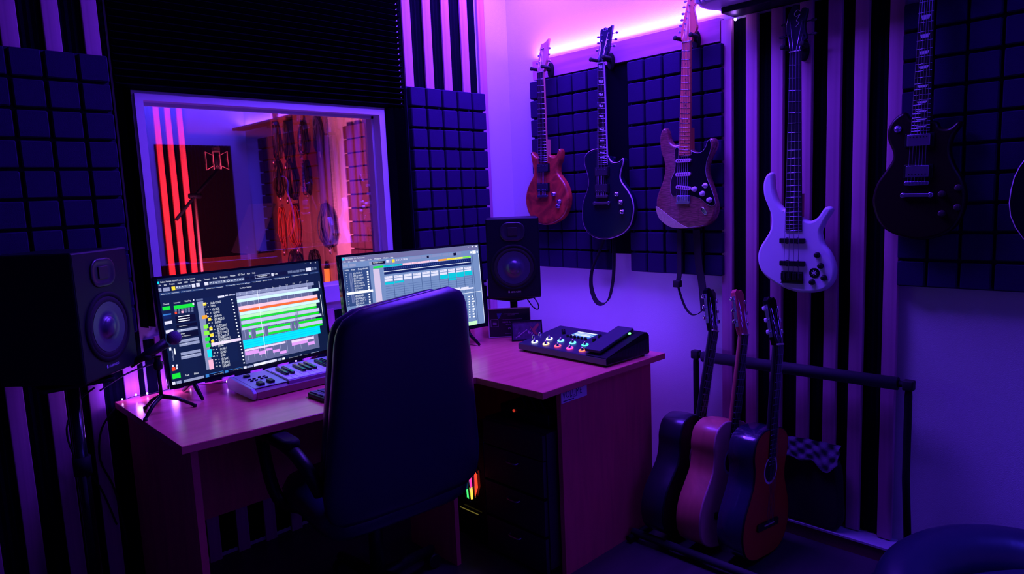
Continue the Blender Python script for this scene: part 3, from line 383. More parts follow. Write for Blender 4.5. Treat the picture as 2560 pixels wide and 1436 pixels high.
SCR2=[(0.0005,0.002,0.998,0.0625,'M1'),(0.0066,0.0107,0.0191,0.0349,'CY'),(0.024,0.0133,0.1494,0.0347,'W','MixConsole - 05 - Perf recover'),(0.0105,0.0443,0.0243,0.064,'W','File'),(0.0395,0.0467,0.0534,0.0664,'W','Edit'),(0.0711,0.0437,0.0967,0.0651,'W','Studio'),(0.1138,0.0432,0.1508,0.0664,'W','Transport'),(0.1686,0.0435,0.193,0.0648,'W','Studio'),(0.2111,0.0399,0.2571,0.0645,'W','Workspaces'),(0.2735,0.0421,0.3068,0.0649,'W','Window'),(0.3232,0.0444,0.3414,0.0651,'W','Help'),(0.0059,0.0817,0.0375,0.1109,'G2'),(0.0472,0.0811,0.0873,0.1108,'G2'),(0.1754,0.081,0.1924,0.1152,'G2'),(0.1967,0.0842,0.2846,0.1144,'K'),(0.2006,0.0848,0.265,0.1045,'W','Configurations'),(0.2918,0.0806,0.3078,0.108,'P'),(0.3118,0.0836,0.325,0.1106,'G2'),(0.3311,0.0765,0.3508,0.1145,'Y'),(0.3565,0.0753,0.4445,0.1035,'M2'),(0.3593,0.0787,0.4416,0.1031,'W','S B L R W A'),(0.4499,0.072,0.5421,0.1029,'M2'),(0.5462,0.073,0.62,0.1012,'M2'),(0.6243,0.0691,0.6988,0.1005,'M2'),(0.7048,0.0705,0.7508,0.1029,'M2'),(0.7549,0.0726,0.8542,0.1025,'M2'),(0.7918,0.0748,0.8155,0.1072,'K'),(0.585,0.0756,0.6006,0.1044,'K'),(0.9291,0.0768,0.9408,0.1025,'W'),(0.9469,0.072,0.9755,0.1096,'W'),(0.9828,0.0792,0.9928,0.1037,'W'),(0.9122,0.0172,0.9233,0.0229,'W'),(0.9451,0.0113,0.9548,0.0262,'W'),(0.9787,0.0117,0.9877,0.0276,'W'),(0.0039,0.1252,0.1743,0.5459,'M3'),(0.0116,0.1362,0.0409,0.1575,'W','Visibility'),(0.0556,0.1373,0.0807,0.1579,'W','Filter'),(0.0974,0.134,0.1644,0.1613,'W','Snapshots'),(0.0648,0.178,0.1194,0.2006,'W','(D) BASS cl'),(0.1541,0.1785,0.1646,0.195,'W'),(0.0154,0.172,0.0229,0.187,'W','v'),(0.0646,0.206,0.1259,0.2298,'W','(D) START'),(0.1537,0.2066,0.1642,0.2232,'W'),(0.0151,0.1999,0.0227,0.2149,'W','v'),(0.0644,0.234,0.1324,0.2591,'W','(D) ST Crunch L'),(0.1532,0.2348,0.1637,0.2514,'W'),(0.0149,0.2278,0.0225,0.2428,'W','v'),(0.0642,0.2621,0.1189,0.2851,'W','(D) Crunch cl L'),(0.1528,0.263,0.1633,0.2796,'W'),(0.0147,0.2558,0.0223,0.2708,'W','v'),(0.064,0.2901,0.1254,0.3145,'W','(D) ST Crunch R'),(0.1524,0.2912,0.1629,0.3079,'W'),(0.0145,0.2837,0.022,0.2988,'W','v'),(0.0638,0.3183,0.1319,0.3439,'W','(D) Crunch cl R'),(0.1519,0.3195,0.1624,0.3362,'W'),(0.0142,0.3117,0.0218,0.3268,'W','v'),(0.0636,0.3464,0.1184,0.3698,'W','(D) ST Distortion'),(0.1515,0.3478,0.162,0.3645,'W'),(0.014,0.3397,0.0216,0.3549,'W','v'),(0.0634,0.3746,0.1249,0.3993,'W','(D) ST Distortion L'),(0.151,0.3761,0.1616,0.3929,'W'),(0.0138,0.3678,0.0214,0.3829,'W','v'),(0.063,0.431,0.1179,0.4549,'W','(D) PAD'),(0.1502,0.4328,0.1607,0.4497,'W'),(0.0133,0.424,0.0209,0.4392,'W','v'),(0.0628,0.4592,0.1244,0.4845,'W','(D) PAD 1'),(0.1497,0.4612,0.1603,0.4781,'W'),(0.0131,0.4521,0.0207,0.4674,'W','v'),(0.0626,0.4875,0.1309,0.5142,'W','(D) PAD 2'),(0.1493,0.4896,0.1599,0.5066,'W'),(0.0129,0.4803,0.0205,0.4956,'W','v'),(0.0624,0.5158,0.1173,0.5402,'W','(D) SOLO'),(0.1489,0.5181,0.1594,0.5351,'W'),(0.0127,0.5085,0.0202,0.5238,'W','v'),(0.0622,0.5442,0.1239,0.57,'W','(D) Synth'),(0.1484,0.5465,0.159,0.5636,'W'),(0.0124,0.5367,0.02,0.5521,'W','v'),(0.04,0.175,0.043,0.5131,'M2'),(0.0466,0.1761,0.0496,0.5144,'M2'),(0.0532,0.1771,0.0562,0.5156,'M2'),(0.0106,0.3894,0.1829,0.4171,'W'),(0.2,0.1362,0.2655,0.1583,'GR'),(0.2082,0.1414,0.2418,0.1526,'M3','Channel'),(0.2682,0.1359,0.3316,0.1577,'TL'),(0.2766,0.1412,0.3105,0.1524,'M3','Channel'),(0.3343,0.1356,0.4013,0.158,'TL'),(0.3428,0.1409,0.3771,0.1522,'M3','Channel'),(0.404,0.1353,0.4676,0.1572,'PK2'),(0.4125,0.1407,0.4472,0.152,'M3','Channel'),(0.4697,0.1351,0.534,0.157,'PK2'),(0.4783,0.1404,0.5134,0.1518,'M3','Channel'),(0.5367,0.1348,0.601,0.1568,'PK2'),(0.5454,0.1402,0.5808,0.1516,'M3','Channel'),(0.6037,0.1345,0.6663,0.1562,'PL'),(0.6125,0.1399,0.6483,0.1514,'M3','Channel'),(0.669,0.1342,0.7335,0.1562,'OR'),(0.6779,0.1397,0.7141,0.1513,'M3','Channel'),(0.7361,0.1339,0.7982,0.1556,'Y'),(0.7452,0.1394,0.7817,0.1511,'M3','Channel'),(0.8009,0.1337,0.8636,0.1554,'Y2'),(0.81,0.1392,0.8469,0.1509,'M3','Channel'),(0.8662,0.1334,0.9284,0.1551,'LM'),(0.8754,0.1389,0.9127,0.1507,'M3','Channel'),(0.1969,0.1674,0.239,1,'PL2'),(0.2688,0.1618,0.9287,0.2409,'N'),(0.2669,0.2064,0.9284,0.2124,'W'),(0.2718,0.1713,0.2779,0.1902,'N2'),(0.2862,0.1713,0.2922,0.1902,'N2'),(0.3005,0.1713,0.3066,0.1902,'N2'),(0.3149,0.1713,0.321,0.1903,'N2'),(0.3293,0.1713,0.3354,0.1903,'N2'),(0.3438,0.1713,0.3499,0.1903,'N2'),(0.3583,0.1713,0.3644,0.1903,'N2'),(0.3728,0.1713,0.379,0.1904,'N2'),(0.3873,0.1713,0.3935,0.1904,'N2'),(0.4019,0.1713,0.4081,0.1904,'N2'),(0.4165,0.1713,0.4228,0.1904,'N2'),(0.4312,0.1713,0.4374,0.1905,'N2'),(0.4458,0.1713,0.4521,0.1905,'N2'),(0.4606,0.1713,0.4669,0.1905,'N2'),(0.4753,0.1713,0.4816,0.1905,'N2'),(0.4901,0.1713,0.4964,0.1906,'N2'),(0.5049,0.1713,0.5112,0.1906,'N2'),(0.5197,0.1713,0.5261,0.1906,'N2'),(0.5346,0.1713,0.541,0.1907,'N2'),(0.5495,0.1713,0.5559,0.1907,'N2'),(0.5645,0.1714,0.5709,0.1907,'N2'),(0.5794,0.1714,0.5859,0.1907,'N2'),(0.5945,0.1714,0.6009,0.1908,'N2'),(0.6095,0.1714,0.616,0.1908,'N2'),(0.6246,0.1714,0.6311,0.1908,'N2'),(0.6397,0.1714,0.6462,0.1908,'N2'),(0.6548,0.1714,0.6614,0.1909,'N2'),(0.67,0.1714,0.6766,0.1909,'N2'),(0.6852,0.1714,0.6918,0.1909,'N2'),(0.7005,0.1714,0.7071,0.1909,'N2'),(0.7158,0.1714,0.7224,0.191,'N2'),(0.7311,0.1714,0.7378,0.191,'N2'),(0.7465,0.1714,0.7531,0.191,'N2'),(0.7618,0.1714,0.7685,0.1911,'N2'),(0.7773,0.1714,0.784,0.1911,'N2'),(0.7927,0.1714,0.7995,0.1911,'N2'),(0.8082,0.1714,0.815,0.1911,'N2'),(0.8238,0.1714,0.8305,0.1912,'N2'),(0.8393,0.1714,0.8461,0.1912,'N2'),(0.8549,0.1714,0.8618,0.1912,'N2'),(0.8706,0.1714,0.8774,0.1912,'N2'),(0.8863,0.1714,0.8931,0.1913,'N2'),(0.902,0.1715,0.9088,0.1913,'N2'),(0.9177,0.1715,0.9246,0.1913,'N2'),(0.2684,0.2627,0.3254,0.2901,'P'),(0.267,0.2965,0.324,0.3221,'P'),(0.2713,0.2631,0.3011,0.2781,'M3','Stereo Out'),(0.3267,0.2723,0.3297,1,'M3'),(0.3347,0.2628,0.3952,0.2909,'P'),(0.3332,0.2968,0.3938,0.3231,'P'),(0.3376,0.2633,0.3677,0.2783,'M3','Stereo Out'),(0.3965,0.2729,0.3995,1,'M3'),(0.4045,0.263,0.4616,0.2905,'P'),(0.4031,0.2971,0.4603,0.3229,'P'),(0.4074,0.2634,0.4379,0.2785,'M3','Stereo Out'),(0.4629,0.2725,0.4659,1,'M3'),(0.4704,0.2631,0.5281,0.2908,'P'),(0.469,0.2974,0.5268,0.3233,'P'),(0.4733,0.2636,0.5042,0.2787,'M3','Stereo Out'),(0.5294,0.2726,0.5324,1,'M3'),(0.5375,0.2632,0.5953,0.291,'P'),(0.5362,0.2977,0.594,0.3236,'P'),(0.5405,0.2637,0.5717,0.279,'M3','Stereo Out'),(0.5966,0.2727,0.5996,1,'M3'),(0.6048,0.2634,0.6607,0.2909,'P'),(0.6034,0.2981,0.6595,0.3237,'P'),(0.6078,0.2639,0.6393,0.2792,'M3','Stereo Out'),(0.662,0.2725,0.665,1,'M3'),(0.6702,0.2635,0.728,0.2914,'P'),(0.6689,0.2984,0.7268,0.3243,'P'),(0.6733,0.264,0.7051,0.2794,'M3','Stereo Out'),(0.7292,0.2729,0.7322,1,'M3'),(0.7376,0.2637,0.7928,0.2912,'P'),(0.7363,0.2987,0.7917,0.3243,'P'),(0.7406,0.2641,0.7728,0.2796,'M3','Stereo Out'),(0.7941,0.2726,0.7971,1,'M3'),(0.8025,0.2638,0.8583,0.2914,'P'),(0.8012,0.299,0.8572,0.3247,'P'),(0.8056,0.2643,0.8381,0.2798,'M3','Stereo Out'),(0.8596,0.2728,0.8626,1,'M3'),(0.868,0.2639,0.9232,0.2915,'P'),(0.8668,0.2993,0.922,0.325,'P'),(0.8712,0.2644,0.904,0.2801,'M3','Stereo Out'),(0.9244,0.2728,0.9274,1,'M3'),(0.2683,0.3308,0.3306,0.3595,'TL'),(0.3352,0.3321,0.4008,0.3533,'TL'),(0.6703,0.3267,0.7317,0.3742,'TL'),(0.7357,0.3146,0.7974,0.4082,'TL'),(0.8019,0.3171,0.8623,0.3772,'TL'),(0.8675,0.3151,0.9287,0.3713,'TL'),(0.2703,0.3774,0.9248,0.3804,'M4'),(0.2692,0.4033,0.9248,0.4063,'M4'),(0.2681,0.4293,0.9248,0.4323,'M4'),(0.2669,0.4553,0.9248,0.4583,'M4'),(0.2658,0.4813,0.9248,0.4843,'M4'),(0.2647,0.5073,0.9248,0.5103,'M4'),(0.2635,0.5334,0.9248,0.5364,'M4'),(0.2624,0.5595,0.9248,0.5625,'M4'),(0.2613,0.5856,0.9248,0.5886,'M4'),(0.2601,0.6117,0.9248,0.6147,'M4'),(0.259,0.6379,0.9248,0.6409,'M4'),(0.2579,0.664,0.9248,0.667,'M4'),(0.2567,0.6902,0.9248,0.6932,'M4'),(0.2556,0.7164,0.9248,0.7194,'M4'),(0.2544,0.7427,0.9248,0.7457,'M4'),(0.2533,0.7689,0.9248,0.7719,'M4'),(0.7579,0.5059,0.8191,0.5357,'P'),(0.8263,0.5096,0.8883,0.5396,'P'),(0.7945,0.5261,0.9293,0.5448,'P'),(0.2583,0.5871,0.9863,0.5931,'W'),(0.8788,0.631,0.8897,0.6458,'W'),(0.9092,0.6324,0.9195,0.6492,'W'),(0.8778,0.6626,0.8887,0.6774,'W'),(0.9082,0.6641,0.9235,0.6819,'W'),(0.8767,0.6943,0.8876,0.7091,'W'),(0.9071,0.6958,0.9275,0.7146,'W'),(0.8756,0.726,0.8865,0.7408,'W'),(0.906,0.7276,0.9163,0.7445,'W'),(0.8745,0.7577,0.8855,0.7726,'W'),(0.905,0.7593,0.9203,0.7773,'W'),(0.8735,0.7894,0.8844,0.8044,'W'),(0.9039,0.7911,0.9244,0.8101,'W'),(0.8724,0.8212,0.8833,0.8362,'W'),(0.9029,0.823,0.9131,0.84,'W'),(0.8713,0.853,0.8822,0.868,'W'),(0.9018,0.8549,0.9172,0.873,'W'),(0.8702,0.8848,0.8812,0.8999,'W'),(0.9007,0.8868,0.9212,0.906,'W'),(0.8616,0.9526,0.9315,1,'LM2'),(0.9401,0.1254,0.9431,0.9902,'M3'),(0.9941,0.1227,0.9971,0.9809,'W')]
# ------------------------------------------------------------------ the room
def sbox(name, lo, hi, m, parent=None):
    o = MB().b2(lo, hi).build(name, m, parent)
    if not parent: struct(o)
    return o
sbox('floor', (-4.6, -3.43, -.05), (0.1, 3.0, 0), floor_m)
sbox('ceiling', (-4.6, -3.43, 2.75), (0.1, 3.0, 2.8), ceil_m)
WX0, WX1, WZ0, WZ1 = -1.93, -.845, .99, 1.86
w = MB()
w.b2((-4.6, 0, 0), (WX0, .12, 2.75)).b2((WX1, 0, 0), (0, .12, 2.75)).b2((WX0, 0, 0), (WX1, .12, WZ0)).b2((WX0, 0, WZ1), (WX1, .12, 2.75))
struct(w.build('wall_front', plaster))
sbox('wall_right', (0, -3.43, 0), (.1, .12, 2.75), plaster)
sbox('wall_back', (-4.6, -3.43, 0), (0, -3.33, 2.75), plaster)
sbox('wall_left', (-4.6, -3.33, 0), (-4.5, 0, 2.75), mat('dark_unseen_wall', (.03, .03, .04), .9))  # unseen wall, coloured dark to keep bounced light down
sbox('wall_booth_right', (0, .12, 0), (.1, 3.0, 2.75), booth_plaster)
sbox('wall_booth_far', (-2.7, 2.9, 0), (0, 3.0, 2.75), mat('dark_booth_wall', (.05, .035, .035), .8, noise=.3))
sbox('wall_booth_left', (-2.7, .12, 0), (-2.6, 2.9, 2.75), booth_plaster)
sbox('trim_1', (-.095, -2.02, 0), (0, -1.2, .052), wood('brown_skirting', (.20, .05, .06), (.12, .03, .04), 1, .5, 20))
sbox('trim_2', (-.1, -2.022, .052), (0, -1.2, .06), mat('painted_ledge', (.45, .4, .5), .5, noise=.15))
# window between the two rooms
wf = MB()
ix0, ix1, iz0, iz1 = -1.902, -.874, 1.062, 1.836
for lo, hi in (((WX0, -.012, WZ0), (ix0, .12, WZ1)), ((ix1, -.012, WZ0), (WX1, .12, WZ1)), ((ix0, -.012, WZ0), (ix1, .12, iz0)), ((ix0, -.012, iz1), (ix1, .12, WZ1))):
    wf.b2(lo, hi)
for lo, hi in (((ix0, .04, iz0), (ix0+.012, .06, iz1)), ((ix1-.012, .04, iz0), (ix1, .06, iz1)), ((ix0, .04, iz0), (ix1, .06, iz0+.012)), ((ix0, .04, iz1-.012), (ix1, .06, iz1))):
    wf.b2(lo, hi)
win = struct(wf.build('window_1', frame_white))
gm = bpy.data.materials.new('coated_glass'); gm.use_nodes = True
nt = gm.node_tree; nt.nodes.clear()
o_ = nt.nodes.new('ShaderNodeOutputMaterial'); mx = nt.nodes.new('ShaderNodeMixShader'); tr = nt.nodes.new('ShaderNodeBsdfTransparent'); gl = nt.nodes.new('ShaderNodeBsdfGlossy')
gl.inputs['Roughness'].default_value = .015; gl.inputs['Color'].default_value = (.95, .95, 1, 1); tr.inputs[0].default_value = (.93, .93, .95, 1)
mx.inputs[0].default_value = .40
nt.links.new(tr.outputs[0], mx.inputs[1]); nt.links.new(gl.outputs[0], mx.inputs[2]); nt.links.new(mx.outputs[0], o_.inputs[0])
MB().b2((ix0+.004, .046, iz0+.004), (ix1-.004, .052, iz1-.004)).build('glass_pane', gm, win)

# ------------------------------------------------------------------ foam
FW = ((1, 0, 0), (0, 0, 1), (0, -1, 0))        # on the window wall (local x right, y up, z into the room)
GW = ((0, -1, 0), (0, 0, 1), (-1, 0, 0))       # on the guitar wall
BW = ((-1, 0, 0), (0, 0, 1), (0, 1, 0))        # on the back wall
def pad_mesh():
    mb = MB(); mb.b2((0, 0, 0), (.4925, .4925, .018))
    p = .4925/5
    for i in range(5):
        for j in range(5):
            mb.prism(rrect(p-.009, p-.009, .006, 2), [(0, .016), (.0005, .046), (.004, .051)], Matrix.Translation(((i+.5)*p, (j+.5)*p, 0)), smooth=False)
    return mb
pad0 = pad_mesh().build('acoustic_foam_pad', foam_m)
first = [True]
def pad(loc, ax, label, group='square-block acoustic foam pads on the walls'):
    o = pad0 if first[0] else pad0.copy()
    if not first[0]: COL.objects.link(o)
    first[0] = False
    o.matrix_world = frame(loc, *ax)
    return tag(o, label, 'acoustic foam', group)
for x, w_ in ((-.735, None),):
    pad((-.735, -.0235, 1.4825), FW, 'square-block foam pad right of the window, directly under the bright slats')
    pad((-.735, -.0235, .99), FW, 'square-block foam pad right of the window, behind the right monitor')
pad((-2.51, -.0235, 1.4825), FW, 'square-block foam pad left of the window, under the short lit slats')
pad((-2.51, -.0235, .99), FW, 'square-block foam pad left of the window, behind the left loudspeaker')
pad((-3.003, -.0235, 1.4825), FW, 'square-block foam pad cut by the left photo edge, upper')
pad((-3.003, -.0235, .99), FW, 'square-block foam pad cut by the left photo edge, lower')
pad((0, -.2, 1.5375), GW, 'upper foam pad behind the orange-brown guitar')
pad((0, -.2, 1.045), GW, 'lower foam pad behind the orange-brown guitar body')
pad((0, -.83, 1.5375), GW, 'upper foam pad behind the neck of the clear-topped guitar with black pickguard')
pad((0, -.83, 1.045), GW, 'lower foam pad behind the body of the guitar with black pickguard')
pad((0, -2.0, 1.5375), GW, 'upper foam pad right of the slats, behind the dark sunburst guitar neck')
pad((0, -2.0, 1.045), GW, 'lower foam pad right of the slats, behind the dark sunburst guitar body')
pad((0, -2.493, 1.5375), GW, 'upper foam pad at the right photo edge')
pad((0, -2.493, 1.045), GW, 'lower foam pad at the right photo edge, behind the cropped guitar')
def ridged(w, h, pitch, depth, vertical, base=.004):
    """foam sheet with straight ridges; local x right, y up, z out"""
    mb = MB(); L = w if vertical else h; n = max(2, int(L/pitch)); vs = []; fs = []
    for i in range(n*2+1):
        t = L*i/(n*2); z = base+(depth if i % 2 else 0)
        for e in (0, h if vertical else w): vs.append((t, e, z) if vertical else (e, t, z))
    for i in range(n*2): fs.append((2*i, 2*i+2, 2*i+3, 2*i+1) if vertical else (2*i, 2*i+1, 2*i+3, 2*i+2))
    mb.add(vs, fs); mb.b2((0, 0, 0), (w, h, base-.001))
    return mb
def rf(loc, ax, w, h, pitch, depth, vert, label, group='ridged dark foam sheets'):
    o = ridged(w, h, pitch, depth, vert).build('ridged_foam_sheet', foam_dark); o.matrix_world = frame(loc, *ax)
    return tag(o, label, 'acoustic foam', group)
rf((-1.992, -.001, 1.872), FW, 1.25, .87, .025, .035, False, 'wide black ridged foam above the window')
rf((-1.992, -.001, 1.0), FW, .05, .87, .02, .05, True, 'narrow black foam strip along the left side of the window')
rf((-.835, -.001, .97), FW, .095, .9, .024, .045, True, 'narrow black foam strip along the right side of the window')
rf((-3.1, -.001, 0.02), FW, 1.1, 2.7, .022, .005, True, 'black ridged foam between the slats left of the window')
rf((-1.99, -.001, 0.02), FW, 1.75, .93, .022, .005, True, 'black ridged foam between the slats under the window')
rf((-.73, -.001, .97), FW, .49, 1.75, .022, .005, True, 'black ridged foam between the slats right of the window')
rf((-.001, -1.30, .065), GW, .70, 2.05, .022, .005, True, 'black ridged foam between the slats of the guitar wall')
o = MB().b2((-.02, -.829, 1.13), (-.001, -.694, 2.03)).build('black_felt_strip', foam_dark)
tag(o, 'black felt strip between the two foam panels on the guitar wall', 'wall panel')

# ------------------------------------------------------------------ slats
slat0 = MB().rbox((0, 0, 0), (.049, .02, 1), .003, .001).build('pine_slat', pine)
used = [False]
def slat(x, z0, z1, ax, loc, label, group):
    o = slat0 if not used[0] else slat0.copy()
    if used[0]: COL.objects.link(o)
    used[0] = True
    if ax == 'F': o.matrix_world = Matrix.Translation((x, -.0105-.006, (z0+z1)/2)) @ Matrix.Diagonal((1, .6, z1-z0, 1)).to_4x4()
    else: o.matrix_world = Matrix.Translation((-.0215, -x, (z0+z1)/2)) @ rotz(PI/2) @ Matrix.Diagonal((1, 1.1, z1-z0, 1))
    return tag(o, label, 'wall slat', group)
o_names = ['first', 'second', 'third', 'fourth', 'fifth', 'sixth', 'seventh', 'eighth', 'ninth', 'tenth']
gF = 'upright pine slats on the window wall'
for i, x in enumerate((-2.024, -2.142, -2.263, -2.380, -2.498, -2.617)):
    slat(x-.0245, 0, 2.7, 'F', None, 'tall pine slat left of the window, %s outward from it' % o_names[i], gF)
for i in range(9):
    slat(-1.905-.0245+.119*i, 0, .96, 'F', None, 'short pine slat under the window behind the desk, %s from the left' % o_names[i], gF)
for i, x in enumerate((-.6915, -.567, -.449, -.327, -.2065)):
    slat(x, 0, 2.7, 'F', None, 'bright pine slat between window and room corner, %s from the window' % o_names[i], gF)
gG = 'upright pine slats on the guitar wall'
gl_ = ('touching the end of the guitar board', 'left of the white bass', 'behind the left edge of the bass neck', 'behind the right edge of the bass neck', 'right of the bass headstock', 'with a round knot high up', 'next to the dark guitar and foam')
for i, y in enumerate((1.304, 1.415, 1.522, 1.635, 1.742, 1.838, 1.955)):
    slat(y+.0245, .065, 2.118, 'G', None, 'tall pine slat ' + gl_[i], gG)
# board over the foam that carries the hangers, with the LED strip on top
bd = MB().b2((-.034, -1.30, 2.036), (0, -.218, 2.131)).build('hanger_board', pine_h); tag(bd, 'long horizontal pine board carrying three guitar hangers', 'board')
st = MB().b2((-.022, -1.295, 2.131), (-.008, -.23, 2.134)).build('led_strip', emit('led_glow', (.25, .06, 1), 9)); tag(st, 'glowing violet LED strip lying on top of the hanger board', 'LED strip')
sh = MB().rbox((-.062, -2.335, 2.135), (.115, 1.97, .022), .01, .003).build('wall_shelf', mat('dark_shelf', (.012, .010, .025), .5, spec=.2)); tag(sh, 'dark narrow shelf running along above the slats', 'shelf')
st = MB().b2((-.022, -3.3, 2.147), (-.008, -1.4, 2.150)).build('led_strip', bpy.data.materials['led_glow']); tag(st, 'glowing violet LED strip behind the fixture on the shelf', 'LED strip')
# rounded fixture standing on the shelf
fx = thing('light_fixture', 'dark rounded fixture with a pale ribbed lower rim on the shelf', 'light fixture', (-.14, -1.65, 2.147))
prof = [(.006, .012), (.0, .03), (-.01, .06), (-.012, .12), (.02, .2), (.05, .22)]
MB().prism(rrect(.24, .74, .11, 8), prof).build('housing', gloss_black, fx)
rb = MB().prism(rrect(.22, .72, .10, 8), [(.02, 0), (0, .006), (0, .026)])
for k in range(26): rb.box((0, -.33+k*.0264, .012), (.236, .007, .018))
rb.build('ribbed_rim', mat('frosted_rim', (.8, .7, .85), .4), fx)
lb = thing('fairy_light', 'single glowing LED bulb beside the top of the first guitar wall slat', 'light', (-.04, -1.374, 2.108))
MB().lathe([(0, -.006), (.005, -.004), (.006, 0), (.005, .004), (0, .006)], 12).build('bulb', emit('bulb_glow', (.55, .3, 1), 14), lb)
MB().tube([(0, 0, .006), (.01, .01, .015), (.03, .0, .018)], .0015, 6).build('wire', rubber, lb)
pl = bpy.data.lights.new('bulb_light', 'POINT'); pl.energy = .10; pl.color = (.35, .12, 1); pl.shadow_soft_size = .01
po = bpy.data.objects.new('bulb_light', pl); COL.objects.link(po); po.location = (-.055, -1.374, 2.105)
# foam pads and panel seen in the window's reflection, on the wall behind the camera
rf((-.144, -3.329, .9), BW, .64, 1.09, .03, .03, True, 'black foam panel on the wall behind, mirrored in the window glass')
# egg-crate foam over the black bag on the plinth
bg = MB()
bg.prism(smooth([(-.13, -.14), (0, -.15), (.13, -.14), (.135, 0), (.12, .12), (.05, .13), (0, .105), (-.05, .12), (-.12, .125), (-.135, 0)], 4), [(.012, 0), (0, .01), (0, .05), (.012, .06)])
bo = bg.build('black_gig_bag', fabric_black); bo.matrix_world = frame((-.036, -1.70, .215), *GW); tag(bo, 'black bag on the plinth under the bumpy foam', 'bag')
vs = []; fs = []; nx, ny = 44, 22
for j in range(ny+1):
    for i in range(nx+1):
        u = i/nx; v = j/ny
        z = .010*(math.sin(u*PI*9+v*2)*math.sin(v*PI*4+u))+.014*math.sin(u*5+1)
        edge = .016*math.sin(u*9+.6)+.012*math.sin(u*17)
        vs.append((-.10-z*.6-.02*(1-v), -1.565-.27*u, .415-.085*(1-v)-edge*(1-v)-.0*v))
for j in range(ny):
    for i in range(nx): a = j*(nx+1)+i; fs.append((a, a+1, a+nx+2, a+nx+1))
n0 = len(vs); vs += [(x+.012, y, z) for x, y, z in vs]; fs += [tuple(n0+q for q in reversed(f)) for f in fs]
o = MB().add(vs, fs, True).build('egg_crate_foam', mat('egg_foam', (.09, .07, .13), .8, bump=.3, bscale=200)); tag(o, 'bumpy egg-crate foam sheet hanging in front of the lower slats', 'acoustic foam')
